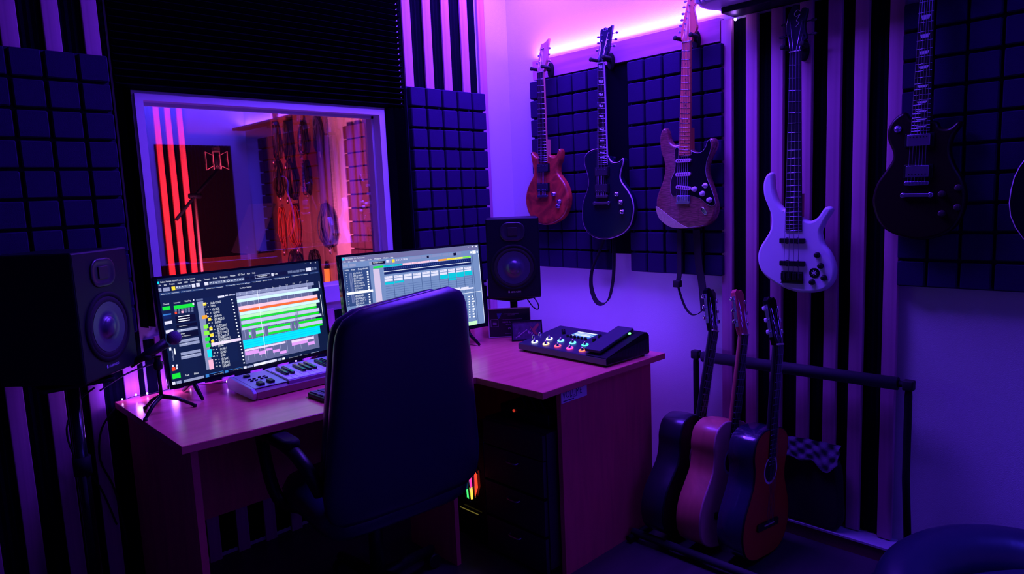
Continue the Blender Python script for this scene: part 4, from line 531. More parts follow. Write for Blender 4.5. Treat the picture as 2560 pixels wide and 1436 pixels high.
# ------------------------------------------------------------------ electric guitars on the wall
def lerp(a, b, t): return tuple(x+(y-x)*t for x, y in zip(a, b))
def electric(key, label, body_m, O, neck_m, board_m, head_m, side_m=None, binding=None, pick='hum', frets=22, nstr=6, inlay='dot',
             knob_m=None, bridge='hard', thick=.045, board_w=None):
    D = {k: [(u-O[0], v-O[1]) for u, v in pts] for k, pts in GD[key].items()}
    root = thing('bass_guitar' if nstr == 4 else 'electric_guitar', label, 'guitar', frame((-.115, -O[0], O[1]), *GW))
    out = smooth(D['body'], 4)
    MB().prism(out, [(.014, -thick), (.005, -thick+.004), (.001, -thick+.010), (0, -thick+.015), (0, -.014), (.0015, -.007), (.005, -.002), (.011, 0)]).build('body', body_m, root)
    if binding:
        b = MB(); b.prism(out, [(-.0008, -.006), (-.0008, -.003), (.0008, -.0008), (.0022, .0004)], caps=False)
        b.build('binding', binding, root)
    nl, nr, er, el = D['neck']
    # neck shaft, fretboard with frets and inlays
    zb = .004
    nk = MB()
    rows = []
    for t in (0, .15, .5, .85, 1.0):
        L = lerp(nl, el, t); R = lerp(nr, er, t); rows.append((L, R))
    vs = []; fs = []
    for L, R in rows:
        for k in range(7):
            a = PI*k/6; c = lerp(L, R, .5-.5*math.cos(a)); vs.append((c[0], c[1], -.003-.018*math.sin(a)))
    for i in range(len(rows)-1):
        for k in range(6): fs.append((i*7+k, i*7+k+1, i*7+8+k, i*7+7+k))
        fs.append((i*7+6, i*7, i*7+7, i*7+13))
    nk.add(vs, fs, True)
    # heel
    hm = lerp(lerp(nl, el, .86), lerp(nr, er, .86), .5)
    nk.box((hm[0], hm[1], -.019), (.052, .10, .026))
    nk.build('neck', neck_m, root)
    if key in ('lp', 'prs'): MB().prism([nr, (nr[0]+.0016, nr[1]), (er[0]+.0016, er[1]), er], [(0, -.006), (0, zb+.0003)], smooth=False).build('neck_binding', bpy.data.materials['cream_binding'] if key == 'lp' else neck_m, root)
    fr = MB().prism([nl, nr, er, el], [(0, -.003), (0, zb-.001), (.001, zb)], smooth=False).mark(1)
    scale = math.hypot((nl[0]+nr[0]-2*D['pick'][-1][0])/2, 0) if 0 else None
    Ls = math.dist(lerp(nl, nr, .5), lerp(el, er, .5)); S_ = Ls/(1-2**(-frets/12))
    inl = fr
    def at(d):
        t = d/Ls; return lerp(nl, el, t), lerp(nr, er, t)
    pos = [S_*(1-2**(-i/12)) for i in range(frets+1)]
    for i in range(1, frets+1):
        L, R = at(min(pos[i], Ls*.995)); fr.tube([(L[0], L[1], zb+.0004), (R[0], R[1], zb+.0004)], .0011, 5)
    fr.mark(2)
    for i in () if inlay == 'none' else ((1,) if inlay == 'flag' else ())+(3, 5, 7, 9, 12, 15, 17, 19, 21):
        if i > frets: continue
        L, R = at((pos[i-1]+pos[i])/2); L2, R2 = at(pos[i-1]*.72+pos[i]*.28); L3, R3 = at(pos[i-1]*.28+pos[i]*.72)
        if inlay == 'dot':
            for q in ((.5,) if i != 12 else (.28, .72)):
                c = lerp(L, R, q); inl.prism(circ(.0028, 10), [(0, zb), (0, zb+.0005)], Matrix.Translation((c[0], c[1], 0)))
        elif inlay == 'trap':
            a, b, c, d = lerp(L2, R2, .2), lerp(L2, R2, .82), lerp(L3, R3, .72), lerp(L3, R3, .28)
            inl.prism([a, b, c, d], [(0, zb), (0, zb+.0005)], smooth=False)
        elif inlay == 'flag':
            pts = [lerp(L2, R2, .2), lerp(L2, R2, .45), lerp(L, R, .55), lerp(L2, R2, .8), lerp(L3, R3, .8), lerp(L3, R3, .45), lerp(L3, R3, .25)]
            inl.prism(pts, [(0, zb), (0, zb+.0005)], smooth=False)
    fr.build('fretboard', [board_m, nickel, pearl if inlay != 'dot' else bpy.data.materials['dot_inlay']], root)
    ax = Vector((lerp(nl, nr, .5)[0]-lerp(el, er, .5)[0], lerp(nl, nr, .5)[1]-lerp(el, er, .5)[1])).normalized()
    px_ = Vector((ax.y, -ax.x)); 
    def P(c, z): return Matrix(((px_.x, ax.x, 0, c[0]), (px_.y, ax.y, 0, c[1]), (0, 0, 1, z), (0, 0, 0, 1)))
    MB().box((0, 0, 0), (math.dist(nl, nr)+.002, .004, .007), P(lerp(nl, nr, .5), .003)).build('nut', bone, root)
    # headstock and tuning pegs
    if 'head' in D: hd = D['head']; pegs = D['pegs']
    else:
        c = Vector(lerp(nl, nr, .5)); mk = lambda a, b: tuple(c+px_*a+ax*b)
        hd = [mk(-.021, 0), mk(-.03, .03), mk(-.042, .17), mk(-.02, .185), mk(0, .178), mk(.02, .185), mk(.042, .17), mk(.03, .03), mk(.021, 0)]
        pegs = [mk(-.036, .05), mk(-.039, .09), mk(-.042, .13), mk(.036, .05), mk(.039, .09), mk(.042, .13)]
    MB().prism(smooth(hd, 2), [(.003, -.021), (.001, -.018), (0, -.014), (0, -.005), (.001, -.002)], smooth=False).build('headstock', neck_m if key in ('strat', 'prs') else head_m, root)
    if key != 'strat': MB().prism(smooth(hd, 2), [(.001, -.002), (.002, -.0012)], smooth=False).build('headstock_veneer', head_m, root)
    hc = Vector((sum(p[0] for p in hd)/len(hd), sum(p[1] for p in hd)/len(hd)))
    posts = []
    for q in pegs:
        q = Vector(q); side = -1 if q.x < hc.x else 1
        if key == 'strat': side = -1
        inw = q-px_*side*.016
        mb = MB()
        mb.tube([(inw.x, inw.y, -.022), (inw.x, inw.y, .006)], [.0045, .003], 8)
        e = q+px_*side*.012; mb.tube([(inw.x, inw.y, -.018), (e.x, e.y, -.018)], .0022, 6)
        k = q+px_*side*.018
        mb.prism(circ(.0085 if nstr == 6 else .012, 12, 0, 0, .0055), [(.002, -.0035), (0, -.0015), (0, .0015), (.002, .0035)], P(k, -.018))
        mb.build('tuning_peg', bpy.data.materials['peg_'+key] if ('peg_'+key) in bpy.data.materials else nickel, root)
        posts.append(inw)
    # pickguard
    if 'guard' in D: MB().prism(smooth(D['guard'], 3), [(0, 0), (0, .0018), (.001, .0024)], smooth=False).build('pickguard', gloss_black, root); \
        MB().prism(smooth(D['guard'], 3), [(-.0012, .0001), (-.0012, .001)], smooth=False).build('pickguard_edge', whitep, root)
    # pickups
    for i, c in enumerate(D['pick']):
        mb = MB()
        if pick == 'single':
            tilt = Matrix.Rotation(math.radians(-6 if i == 2 else 1), 4, 'Z')
            mb.prism(rrect(.074, .016, .0078, 6), [(0, .0), (0, .0085), (.001, .0095)], P(c, .002) @ tilt)
            m_ = bpy.data.materials['pickup_cover']; o = mb.build('pickup', m_, root)
            pp = MB()
            for k in range(6): pp.prism(circ(.0024, 8), [(0, .0115), (0, .0125)], P(c, 0) @ tilt @ Matrix.Translation((-.026+k*.0104, 0, 0)))
            pp.build('pole_pieces', blackm, o)
        elif pick == 'bass':
            mb.rbox((0, 0, .006), (.098, .020, .012), .003, .001, P(c, 0))
            for sx in (-.021, .021): mb.prism(circ(.0085, 10, sx, 0, .0125), [(0, 0), (0, .006)], P(c, 0))
            mb.build('pickup', blackp, root)
        else:
            cov = bpy.data.materials['chrome'] if pick == 'chrome' else blackp
            mb.rbox((0, 0, .007), (.070, .038, .014), .003, .001, P(c, 0)); o = mb.build('pickup', nickel if pick == 'chrome' else mat('pickup_black_'+key, (.03, .03, .05), .25), root)
            ring = MB(); ring.rbox((0, 0, .002), (.088, .046, .005), .003, .001, P(c, 0)); ring.build('pickup_ring', blackp, root)
            pp = MB()
            for k in range(6): pp.prism(circ(.0022, 8), [(0, .0135), (0, .0148)], P(c, 0) @ Matrix.Translation((-.025+k*.01, .010 if i == 0 else -.010, 0)))
            pp.build('pole_pieces', nickel if pick != 'chrome' else blackm, o)
    # bridge
    bq = D['bridge']; bc = (sum(p[0] for p in bq)/4, sum(p[1] for p in bq)/4); bw = math.dist(bq[0], bq[1]); bh = max(math.dist(bq[1], bq[2]), .012)
    mb = MB()
    bmat = blackp if key == 'bass' else (nickel if key in ('strat', 'dlp') else mat('dark_bridge_'+key, (.2, .2, .25), .3, .8))
    if key in ('strat', 'bass'):
        mb.rbox((0, 0, .002), (bw, bh, .004), .003, .001, P(bc, 0)); n = nstr
        for k in range(n): mb.rbox((-bw*.38+k*bw*.76/(n-1), .004, .007), (bw*.76/(n-1)*.82, bh*.6, .007), .001, .0005, P(bc, 0))
        mb.box((0, -bh*.45, .005), (bw, .004, .008), P(bc, 0))
    else:
        mb.rbox((0, 0, .007), (max(bw*.92, .072), .013, .009), .005, .001, P(bc, 0))
        for k in range(6): mb.box((-.026+k*.0104, 0, .0125), (.006, .009, .003), P(bc, 0))
    mb.build('bridge', bmat, root)
    if 'tail' in D:
        q = D['tail']; tc = (sum(p[0] for p in q)/4, sum(p[1] for p in q)/4)
        mb = MB(); mb.rbox((0, 0, .009), (.085, .012, .010), .004, .002, P(tc, 0))
        for sx in (-.042, .042): mb.prism(circ(.009, 14, sx, 0), [(0, 0), (0, .011), (.002, .013)], P(tc, 0))
        mb.build('tailpiece', bmat, root)
    # knobs
    for c in D.get('knobs', []):
        mb = MB(); kp = [(.0, 0), (.0115, 0), (.0115, .002), (.0095, .004), (.0088, .014), (.007, .0155), (0, .0155)]
        mb.lathe(kp, 20, P(c, .002)); mb.build('knob', knob_m or nickel, root)
    if 'switch' in D:
        mb = MB(); c = D['switch'][0]; mb.lathe([(.012, 0), (.012, .002), (.004, .003), (.0035, .006), (.003, .013), (.005, .016), (.005, .02), (0, .022)], 14, P(c, .001)); mb.build('switch', whitep if key == 'strat' else nickel, root)
    # strings
    bo_ = Vector(bc)
    for k in range(nstr):
        f_ = (k+.5)/nstr if nstr == 4 else (k+.6)/(nstr+.2)
        a = lerp(nl, nr, .09+.82*k/(nstr-1)); b = bo_+px_*(-1+2*k/(nstr-1))*(.026 if nstr == 6 else .029)
        pts = [(b.x, b.y, .013), (a[0], a[1], .0075)]
        if len(posts) >= nstr:
            srt = sorted(posts, key=lambda p: (p-Vector(a)).length)
            tgt = posts[k] if key == 'strat' else posts[min(k, len(posts)-1)] if key != 'bass' else posts[[1, 0, 2, 3][k]]
            if key in ('prs', 'lp', 'dlp'):
                tgt = (sorted([p for p in posts if p.x < hc.x], key=lambda p: p.y)+sorted([p for p in posts if p.x >= hc.x], key=lambda p: -p.y))[k] if len(posts) == 6 else posts[k]
            pts.append((tgt.x, tgt.y, .004))
        MB().tube(pts, .0007 if nstr == 6 else .0011, 5).build('string', nickel, root)
    return root, D

mat('cream_binding', (.62, .45, .6), .35)
mat('dot_inlay', (.05, .04, .04), .4)
mat('peg_bass', (.02, .02, .03), .4)
mat('pickup_cover', (.7, .45, .55), .4)
# orange-brown figured guitar body
def figured(name, c1, c2, rough=.2, coat=.8):
    m, nt, b = new(name)
    tc = nt.nodes.new('ShaderNodeTexCoord')
    n = nt.nodes.new('ShaderNodeTexNoise'); n.inputs['Scale'].default_value = 9; n.inputs['Detail'].default_value = 6; n.inputs['Distortion'].default_value = 2.0
    nt.links.new(tc.outputs['Object'], n.inputs['Vector'])
    r = nt.nodes.new('ShaderNodeValToRGB'); r.color_ramp.elements[0].position = .35; r.color_ramp.elements[0].color = (*c2, 1); r.color_ramp.elements[1].position = .6; r.color_ramp.elements[1].color = (*c1, 1)
    nt.links.new(n.outputs['Fac'], r.inputs[0]); nt.links.new(r.outputs[0], b.inputs['Base Color'])
    b.inputs['Roughness'].default_value = .45; b.inputs['Coat Weight'].default_value = coat; b.inputs['Coat Roughness'].default_value = rough*.4
    return m
burl = figured('burl_orange', (.75, .085, .035), (.30, .035, .02))
electric('prs', 'orange-brown double-cutaway guitar with dark pickups, nearest the room corner', burl, (.40, 1.45), wood('mahogany_neck', (.70, .26, .20), (.55, .20, .15), 1, .4, 12), rosewood,
         wood('head_veneer', (.70, .30, .28), (.55, .22, .2), 1, .4, 12), pick='black', inlay='dot', bridge='hard')
lpg, _q = electric('lp', 'black single-cutaway guitar with pale edge binding and a hanging strap', mat('black_to_teal_finish', (.004, .010, .025), .35, spec=.3, coat=.12), (.70, 1.45), gloss_black, rosewood, mat('black_veneer', (.02, .02, .05), .25),
         binding=bpy.data.materials['cream_binding'], pick='black', inlay='flag', bridge='hard', knob_m=chrome, frets=24)
def newsprint():
    m, nt, b = new('newsprint_finish')
    tc = nt.nodes.new('ShaderNodeTexCoord'); br = nt.nodes.new('ShaderNodeTexBrick')
    mp = nt.nodes.new('ShaderNodeMapping'); mp.inputs['Scale'].default_value = (16, 16, 16); nt.links.new(tc.outputs['Object'], mp.inputs['Vector'])
    br.inputs['Color1'].default_value = (.30, .09, .09, 1); br.inputs['Color2'].default_value = (.25, .07, .07, 1); br.inputs['Mortar'].default_value = (.20, .06, .06, 1)
    br.inputs['Mortar Size'].default_value = .015; br.inputs['Scale'].default_value = .62; br.inputs['Brick Width'].default_value = .9; br.inputs['Row Height'].default_value = .6
    nt.links.new(mp.outputs[0], br.inputs['Vector'])
    n = nt.nodes.new('ShaderNodeTexNoise'); n.inputs['Scale'].default_value = 90; m2 = nt.nodes.new('ShaderNodeMapping'); m2.inputs['Scale'].default_value = (.35, 3, 1)
    nt.links.new(tc.outputs['Object'], m2.inputs['Vector']); nt.links.new(m2.outputs[0], n.inputs['Vector'])
    r = nt.nodes.new('ShaderNodeMapRange'); r.inputs[1].default_value = .45; r.inputs[2].default_value = .55; r.inputs[3].default_value = .6; r.inputs[4].default_value = 1.1
    nt.links.new(n.outputs['Fac'], r.inputs[0]); s = nt.nodes.new('ShaderNodeVectorMath'); s.operation = 'SCALE'
    nt.links.new(br.outputs['Color'], s.inputs[0]); nt.links.new(r.outputs[0], s.inputs['Scale']); nt.links.new(s.outputs[0], b.inputs['Base Color'])
    b.inputs['Roughness'].default_value = .4; b.inputs['Coat Weight'].default_value = 1; b.inputs['Coat Roughness'].default_value = .05
    return m
strat, SD = electric('strat', 'guitar with newsprint-patterned body, black pickguard and orange neck', newsprint(), (1.15, 1.35), maple, maple, maple,
         pick='single', inlay='dot', knob_m=whitep, frets=21)
MB().prism(smooth(SD['flash'], 3), [(.001, .0001), (.0015, .0009)], smooth=False).build('pale_paper_patch', mat('pale_newsprint', (.62, .55, .30), .3, noise=.4, nscale=120, coat=.6), strat)
j = SD['jack'][0]; T_ = Matrix.Translation((j[0], j[1], 0)) @ Matrix.Rotation(math.radians(-52), 4, 'Z')
MB().prism(circ(.021, 24, 0, 0, .010), [(0, 0), (.001, .003), (.003, .004), (.005, .001)], T_).build('jack_plate', chrome, strat)
bass, BD = electric('bass', 'satin white bass guitar with long upper horn', mat('satin_white', (.72, .70, .80), .5), (1.62, 1.2), wood('bass_neck', (.55, .2, .15), (.4, .15, .1), 1, .4, 12), mat('dark_fretboard', (.012, .012, .02), .4), mat('bass_head', (.012, .012, .03), .3),
         pick='bass', inlay='none', nstr=4, knob_m=blackp, frets=24, thick=.040)
bc_ = BD['badge'][0]
bdg = MB().prism(circ(.020, 24), [(0, 0), (.0, .0012), (.0015, .002)], Matrix.Translation((bc_[0], bc_[1], 0))).build('round_badge', gloss_black, bass)
em = MB()
for k in range(7):
    a = k*2*PI/7; em.prism([(-.0016, 0), (.0016, 0), (.0006, .011), (-.0010, .012)], [(0, .0021), (0, .0026)], Matrix.Translation((bc_[0], bc_[1], 0)) @ Matrix.Rotation(a+.3, 4, 'Z'), smooth=False)
em.build('badge_emblem', whitep, bdg)
hl = MB(); hx = GD['bass']['head'][4][0]-1.62+.028; hz = 2.055-1.2
hl.tube(smooth([(hx+.022, hz+.012, 0), (hx+.010, hz+.016, 0), (hx, hz+.004, 0), (hx+.008, hz-.006, 0), (hx+.022, hz, 0), (hx+.008, hz-.02, 0), (hx+.018, hz-.03, 0), (hx+.006, hz-.042, 0)], 4, False), .0011, 5)
hl.build('headstock_logo', whitep, bass)
electric('dlp', 'dark sunburst single-cutaway guitar with two chrome pickups, neck running out of the frame', mat('dark_sunburst', (.010, .002, .003), .4, spec=.25, coat=.08), (2.03, 1.4), mat('dark_neck', (.03, .01, .01), .4), rosewood, gloss_black,
         pick='chrome', inlay='trap', bridge='hard', knob_m=mat('amber_knob', (.05, .03, .04), .3), frets=22)
# second dark guitar, cut by the right edge of the photo
rt = thing('acoustic_guitar', 'dark round-bodied guitar cut off by the right photo edge', 'guitar', frame((-.10, -2.53, 1.42), *GW))
bo = smooth([(0, -.24), (.12, -.22), (.185, -.12), (.18, 0), (.14, .08), (.12, .13), (.14, .2), (.10, .25), (0, .262), (-.10, .25), (-.14, .2), (-.12, .13), (-.14, .08), (-.18, 0), (-.185, -.12), (-.12, -.22)], 3)
MB().prism(bo, [(.003, -.045), (0, -.04), (0, -.006), (.003, 0)]).build('body', gloss_black, rt)
MB().prism(bo, [(-.001, -.006), (-.001, -.001), (.002, .0005)], caps=False).build('binding', bpy.data.materials['cream_binding'], rt)
nb = MB(); nb.rbox((0, .42, -.008), (.048, .44, .02), .006, .002); nb.build('neck', gloss_black, rt)
MB().box((0, .36, .003), (.05, .50, .005)).build('fretboard', rosewood, rt)
MB().prism([(-.024, .64), (-.035, .67), (-.04, .82), (0, .84), (.04, .82), (.035, .67), (.024, .64)], [(0, -.016), (0, -.002)], smooth=False).build('headstock', gloss_black, rt)
MB().rbox((0, -.10, .004), (.11, .022, .008), .004, .001).build('bridge', gloss_black, rt)
MB().prism(circ(.045, 24, 0, .06), [(0, .0002), (0, .0008)]).build('sound_hole', rubber, rt)
# headstock logo of the black guitar
hq = GD['lp']['head']; cx = sum(p[0] for p in hq)/len(hq)-.70
GL = MB(); add_text(GL, 'Ltd', cx-.006, .722, cx+.020, .736, .0002)
GL.build('headstock_logo', mat('dim_logo', (.25, .22, .35), .4), lpg)

# ------------------------------------------------------------------ hangers
def hanger(u, z, ux, wallx, label):
    """u: neck centre, z: height of the yoke, ux: plate position, wallx: surface it is screwed to"""
    t = thing('guitar_hanger', label, 'guitar hanger', (wallx, -ux, z), 'black guitar hangers')
    m = frame((0, 0, 0), *GW)
    MB().prism(circ(.020, 24, 0, -.005, .042), [(0, 0), (0, .008), (.006, .014)], m).build('wall_plate', blackm, t)
    dx = u-ux; L = -.118-wallx
    L = .115+wallx-.03
    MB().tube([(0, 0, .008), (dx*.5, -.004, L*.5), (dx, 0, L-.004)], .0065, 10, M=m).build('arm', blackm, t)
    MB().tube(smooth([(dx-.037, 0, L+.058), (dx-.037, 0, L+.03), (dx-.032, 0, L+.004), (dx, 0, L-.006), (dx+.032, 0, L+.004), (dx+.037, 0, L+.03), (dx+.037, 0, L+.058)], 4, False), .0085, 10, M=m).build('padded_yoke', rubber, t)
    for sx in (-.037, .037):
        MB().lathe([(0, -.002), (.010, 0), (.010, .005), (.006, .007), (0, .007)], 12, m @ Matrix.Translation((dx+sx, 0, L+.056))).build('end_cap', rubber, t)
    return t
for key, ux, lab, wx in (('prs', .31, 'black hanger holding the orange-brown guitar', -.034), ('lp', .56, 'black hanger holding the black guitar with the strap', -.034),
                         ('strat', 1.10, 'black hanger holding the orange-necked guitar', -.034), ('bass', 1.60, 'black hanger holding the white bass', -.034)):
    nk = GD[key]['neck']; u = (nk[0][0]+nk[1][0])/2; z = (nk[0][1]+nk[1][1])/2+.018
    hanger(u, z, u+.0, wx, lab)
nk = GD['dlp']['neck']; hanger((nk[0][0]+nk[1][0])/2, nk[0][1]+.02, (nk[0][0]+nk[1][0])/2, -.012, 'black hanger above the frame holding the dark sunburst guitar')
hanger(2.53, 2.085, 2.53, -.012, 'black hanger of the guitar at the right photo edge')
# straps
sp = MB().ribbon(smooth([(-.062, -.715, 1.25), (-.075, -.66, 1.13), (-.085, -.625, 1.05), (-.10, -.628, .97), (-.11, -.66, .905), (-.11, -.70, .885), (-.10, -.735, .91), (-.09, -.752, .98), (-.08, -.757, 1.07), (-.066, -.752, 1.25)], 5, False), (1, .35, .15), .048, .003).build('guitar_strap', fabric_black)
tag(sp, 'black webbing strap looping below the black guitar', 'strap')
sp = thing('guitar_strap', 'black strap dangling below the newsprint-bodied guitar', 'strap', (-.08, -1.12, 1.13))
def rel(pts, o=(-.08, -1.12, 1.13)): return [tuple(a-b for a, b in zip(p, o)) for p in pts]
MB().ribbon(rel(smooth([(-.062, -1.115, 1.25), (-.07, -1.118, 1.16), (-.078, -1.122, 1.06), (-.085, -1.118, 1.015)], 5, False)), (.5, 1, 0), .035, .003).build('webbing', fabric_black, sp)
MB().rbox(tuple(a-b for a, b in zip((-.085, -1.115, 1.008), (-.08, -1.12, 1.13))), (.03, .034, .03), .006, .003).build('buckle', rubber, sp)
MB().ribbon(rel(smooth([(-.085, -1.118, 1.0), (-.09, -1.135, .955), (-.10, -1.165, .905), (-.11, -1.20, .88), (-.12, -1.235, .885), (-.12, -1.255, .90)], 5, False)), (1, .2, 0), .02, .003).build('thin_tail', fabric_black, sp)
MB().ribbon(rel(smooth([(-.062, -1.20, 1.25), (-.07, -1.215, 1.10), (-.08, -1.235, 1.02), (-.11, -1.262, .93), (-.12, -1.27, .90)], 5, False)), (.3, 1, 0), .045, .003).build('wide_webbing', fabric_black, sp)

# ------------------------------------------------------------------ rack and the acoustic guitars in it
rk = thing('guitar_rack', 'black tubular floor rack with a thick foam-padded top rail', 'guitar stand', (-.1, -1.65, 0))
rr = lambda pts: [(x+.1, y+1.65, z) for x, y, z in pts]
MB().tube(rr([(-.10, -1.25, .694), (-.10, -2.035, .700)]), .024, 14).build('padded_rail', mat('foam_sleeve', (.015, .015, .022), .8), rk)
for y, s in ((-1.215, 1), (-2.07, -1)):
    MB().tube(rr([(-.10, y+.035*-s, .70), (-.10, y, .70), (-.10, y, .66), (-.10, y+(.0), .35), (-.112, y+.02*s, .02)]), .013, 10).build('upright', blackm, rk)
    MB().rbox((-.0, y+1.65, .70), (.036, .036, .036), .006, .004).build('corner_joint', rubber, rk)
    MB().tube(rr([(-.112, y+.02*s, .02), (-.60, y+.02*s, .02)]), .012, 10).build('foot', blackm, rk)
MB().tube(rr([(-.56, -1.19, .035), (-.56, -2.09, .035)]), .016, 10).build('lower_rail', bpy.data.materials['foam_sleeve'], rk)
def acoustic(kind, label, yface, bx, lean, mats, L=.83, tune='white', bind=None, roll=0, bz=.02, narrow=1.0, cut=False):
    """front faces -y (towards the right of the photo); the neck leans by 'lean' towards the wall"""
    side, top, neck, head = mats
    s, c = math.sin(lean), math.cos(lean)
    root = thing(kind, label, 'guitar', frame((bx, yface, bz), (c, 0, -s), (s, 0, c), (0, -1, 0)))
    if roll: root.matrix_world = root.matrix_world @ Matrix.Rotation(roll, 4, 'Y')
    half = [(0, 0), (.09, .004), (.155, .035), (.187, .10), (.183, .175), (.15, .245), (.128, .295), (.128, .35), (.14, .40), (.128, .455), (.08, .486), (.03, .492)]
    half = [(a*narrow, b) for a, b in half]
    out = smooth(half+[(-a, b) for a, b in reversed(half[1:])], 4)
    MB().prism(out, [(.004, -.105), (0, -.101), (0, -.002), (.0015, 0)]).build('sides_and_back', side, root)
    MB().prism(out, [(.0015, .0002), (.0015, .0022)], smooth=False).build('soundboard', top, root)
    MB().prism(out, [(-.0012, -.004), (-.0012, .0015), (.0025, .0026)], caps=False).build('binding', bind or blackm, root)
    MB().prism(circ(.044, 28, 0, .335), [(0, .0024), (0, .0027)]).build('sound_hole', rubber, root)
    rs = MB(); ring_o = circ(.055, 32, 0, .335); ring_i = circ(.047, 32, 0, .335)
    rs.add([(x, y, .0029) for x, y in ring_o]+[(x, y, .0029) for x, y in ring_i], [(i, (i+1) % 32, 32+(i+1) % 32, 32+i) for i in range(32)]); rs.build('rosette', pearl, root)
    MB().rbox((0, .125, .006), (.17, .028, .009), .006, .002).build('bridge', rosewood, root)
    MB().box((0, .128, .012), (.08, .003, .005)).build('saddle', bone, root)
    nk = MB(); vs = []; fs = []
    for v, hw in ((.47, .028), (.60, .027), (L, .0245)):
        for k in range(7):
            a = PI*k/6; vs.append((-hw*math.cos(a), v, -.002-.020*math.sin(a)))
    for i in range(2):
        for k in range(6): fs.append((i*7+k, i*7+k+1, i*7+8+k, i*7+7+k))
        fs.append((i*7+6, i*7, i*7+7, i*7+13))
    nk.add(vs, fs, True); nk.box((0, .475, -.045), (.05, .03, .08)); nk.build('neck', neck, root)
    fr = MB().prism([(-.028, .38), (.028, .38), (.0245, L), (-.0245, L)], [(0, .0025), (0, .007)], smooth=False).mark(1); S_ = (L-.128)
    for i in range(1, 20):
        d = L-S_*(1-2**(-i/12)); hw = .0245+.0035*(L-d)/(L-.38); fr.tube([(-hw, d, .0074), (hw, d, .0074)], .0009, 5)
    fr.build('fretboard', [rosewood, nickel], root)
    MB().box((0, L+.002, .006), (.05, .005, .009)).build('nut', bone, root)
    H = Matrix.Translation((0, L, 0)) @ Matrix.Rotation(math.radians(-14), 4, 'X')
    MB().prism([(-.026, 0), (-.034, .035), (-.038, .17), (-.02, .185), (0, .18), (.02, .185), (.038, .17), (.034, .035), (.026, 0)], [(.001, -.017), (0, -.015), (0, .001), (.001, .003)], H, smooth=False).build('headstock', head, root)
    for sx in (-1, 1):
        for k in range(3):
            m = MB(); v = .05+.045*k
            m.tube([(sx*.036, v, -.007), (sx*.052, v, -.007)], .002, 6, M=H)
            m.build('tuner_shaft', nickel, root)
            m = MB()
            m.prism(rrect(.012, .017, .0055, 5), [(.0015, -.005), (0, -.003), (0, .003), (.0015, .005)], H @ Matrix.Translation((sx*.058, v, -.007))); m.build('tuner_button', whitep if tune == 'white' else chrome, root)
        MB().b2((sx*.0375-.001, .03, -.014), (sx*.0375+.001, .155, -.0005), H).build('tuner_plate', nickel, root)
    for k in range(6):
        x = -.026+.0104*k; MB().tube([(x, .128, .0145), (x*.75, L, .0105), H @ Vector(((-.022 if k < 3 else .022), .05+.045*((k % 3) if k < 3 else 2-(k % 3)), .006))], .0006, 4).build('string', nickel, root)
    return root
cl_top = mat('orange_spruce', (.55, .055, .015), .45, noise=.2, nscale=12)
navy = mat('glossy_dark_side', (.020, .020, .05), .22, coat=.7)
acoustic('classical_guitar', 'classical guitar with orange top and white tuner buttons, rightmost in the floor rack', -1.665, -.372, math.radians(8), (navy, cl_top, mat('black_neck', (.015, .012, .02), .45), gloss_black), .815)
mah = wood('mahogany_side', (.62, .16, .12), (.45, .11, .08), 1, .42, 14, .1, coat=.2)
B_ = acoustic('acoustic_guitar', 'reddish wooden acoustic guitar in the middle of the floor rack', -1.50, -.40, math.radians(13), (mah, wood('pale_top', (.85, .45, .42), (.75, .38, .34), 1, .4, 14), mah, mat('reddish_head', (.62, .08, .10), .45)), .84, tune='chrome', bind=mat('rosy_binding', (.5, .2, .25), .4))
MB().rbox((0, 0, 0), (.004, .045, .085), .003, .001).build('preamp_panel', blackp, B_).location = (-.1305, .40, -.052)
acoustic('acoustic_guitar', 'black acoustic guitar, leftmost in the floor rack beside the desk', -1.35, -.43, math.radians(17), (mat('black_satin_side', (.022, .02, .035), .35, coat=.2), gloss_black, mat('black_neck2', (.012, .012, .018), .4), gloss_black), .85, tune='chrome')
# ------------------------------------------------------------------ desk
desk = thing('corner_desk', 'L-shaped beech-coloured desk carrying the monitors', 'desk', (-1.2, -.6, 0))
def dk(mb, name, m): return mb.build(name, m, desk, None)
TD = Matrix.Translation((1.2, .6, 0))
poly = [(-2.118, -.05), (-2.131, -.757), (-1.12, -.838), (-1.091, -.865), (-1.091, -1.211), (-.339, -1.212), (-.339, -.05)]
top_o = MB().prism(poly, [(.002, .725), (0, .727), (0, .748), (.002, .75)], TD, smooth=False)
dk(top_o, 'desktop', desk_m)
dk(MB().b2((-2.09, -.70, 0), (-2.068, -.08, .7245), TD), 'side_panel', desk_side)
dk(MB().b2((-.955, -1.170, 0), (-.385, -1.150, .7245), TD), 'side_panel', desk_side)
dk(MB().b2((-2.068, -.28, .30), (-.55, -.262, .7245), TD), 'modesty_panel', desk_side)
dk(MB().b2((-.56, -1.15, 0), (-.542, -.262, .7245), TD), 'back_panel', desk_side)
dk(MB().b2((-1.18, -.80, 0), (-1.16, -.50, .7245), TD), 'centre_leg', desk_side)
st_m = frame((-.953+1.2, -1.1712+.6, .655), (1, 0, 0), (0, 0, 1), (0, -1, 0))
stk = MB().b2((0, .014, 0), (.146, .064, .0008), st_m).build('sticker', mat('sticker_paper', (.95, .85, 1.0), .5), desk); stk['label'] = 'pale sticker with dark lettering'
tx = MB(); add_text(tx, 'VOLUME', .007, .030, .116, .058, .0011, st_m)
tx.b2((.010, .019, .001), (.07, .0225, .0012), st_m); tx.b2((.05, .0265, .001), (.09, .0280, .0012), st_m)
tx.build('sticker_lettering', mat('dark_ink', (.04, .01, .12), .5), stk)

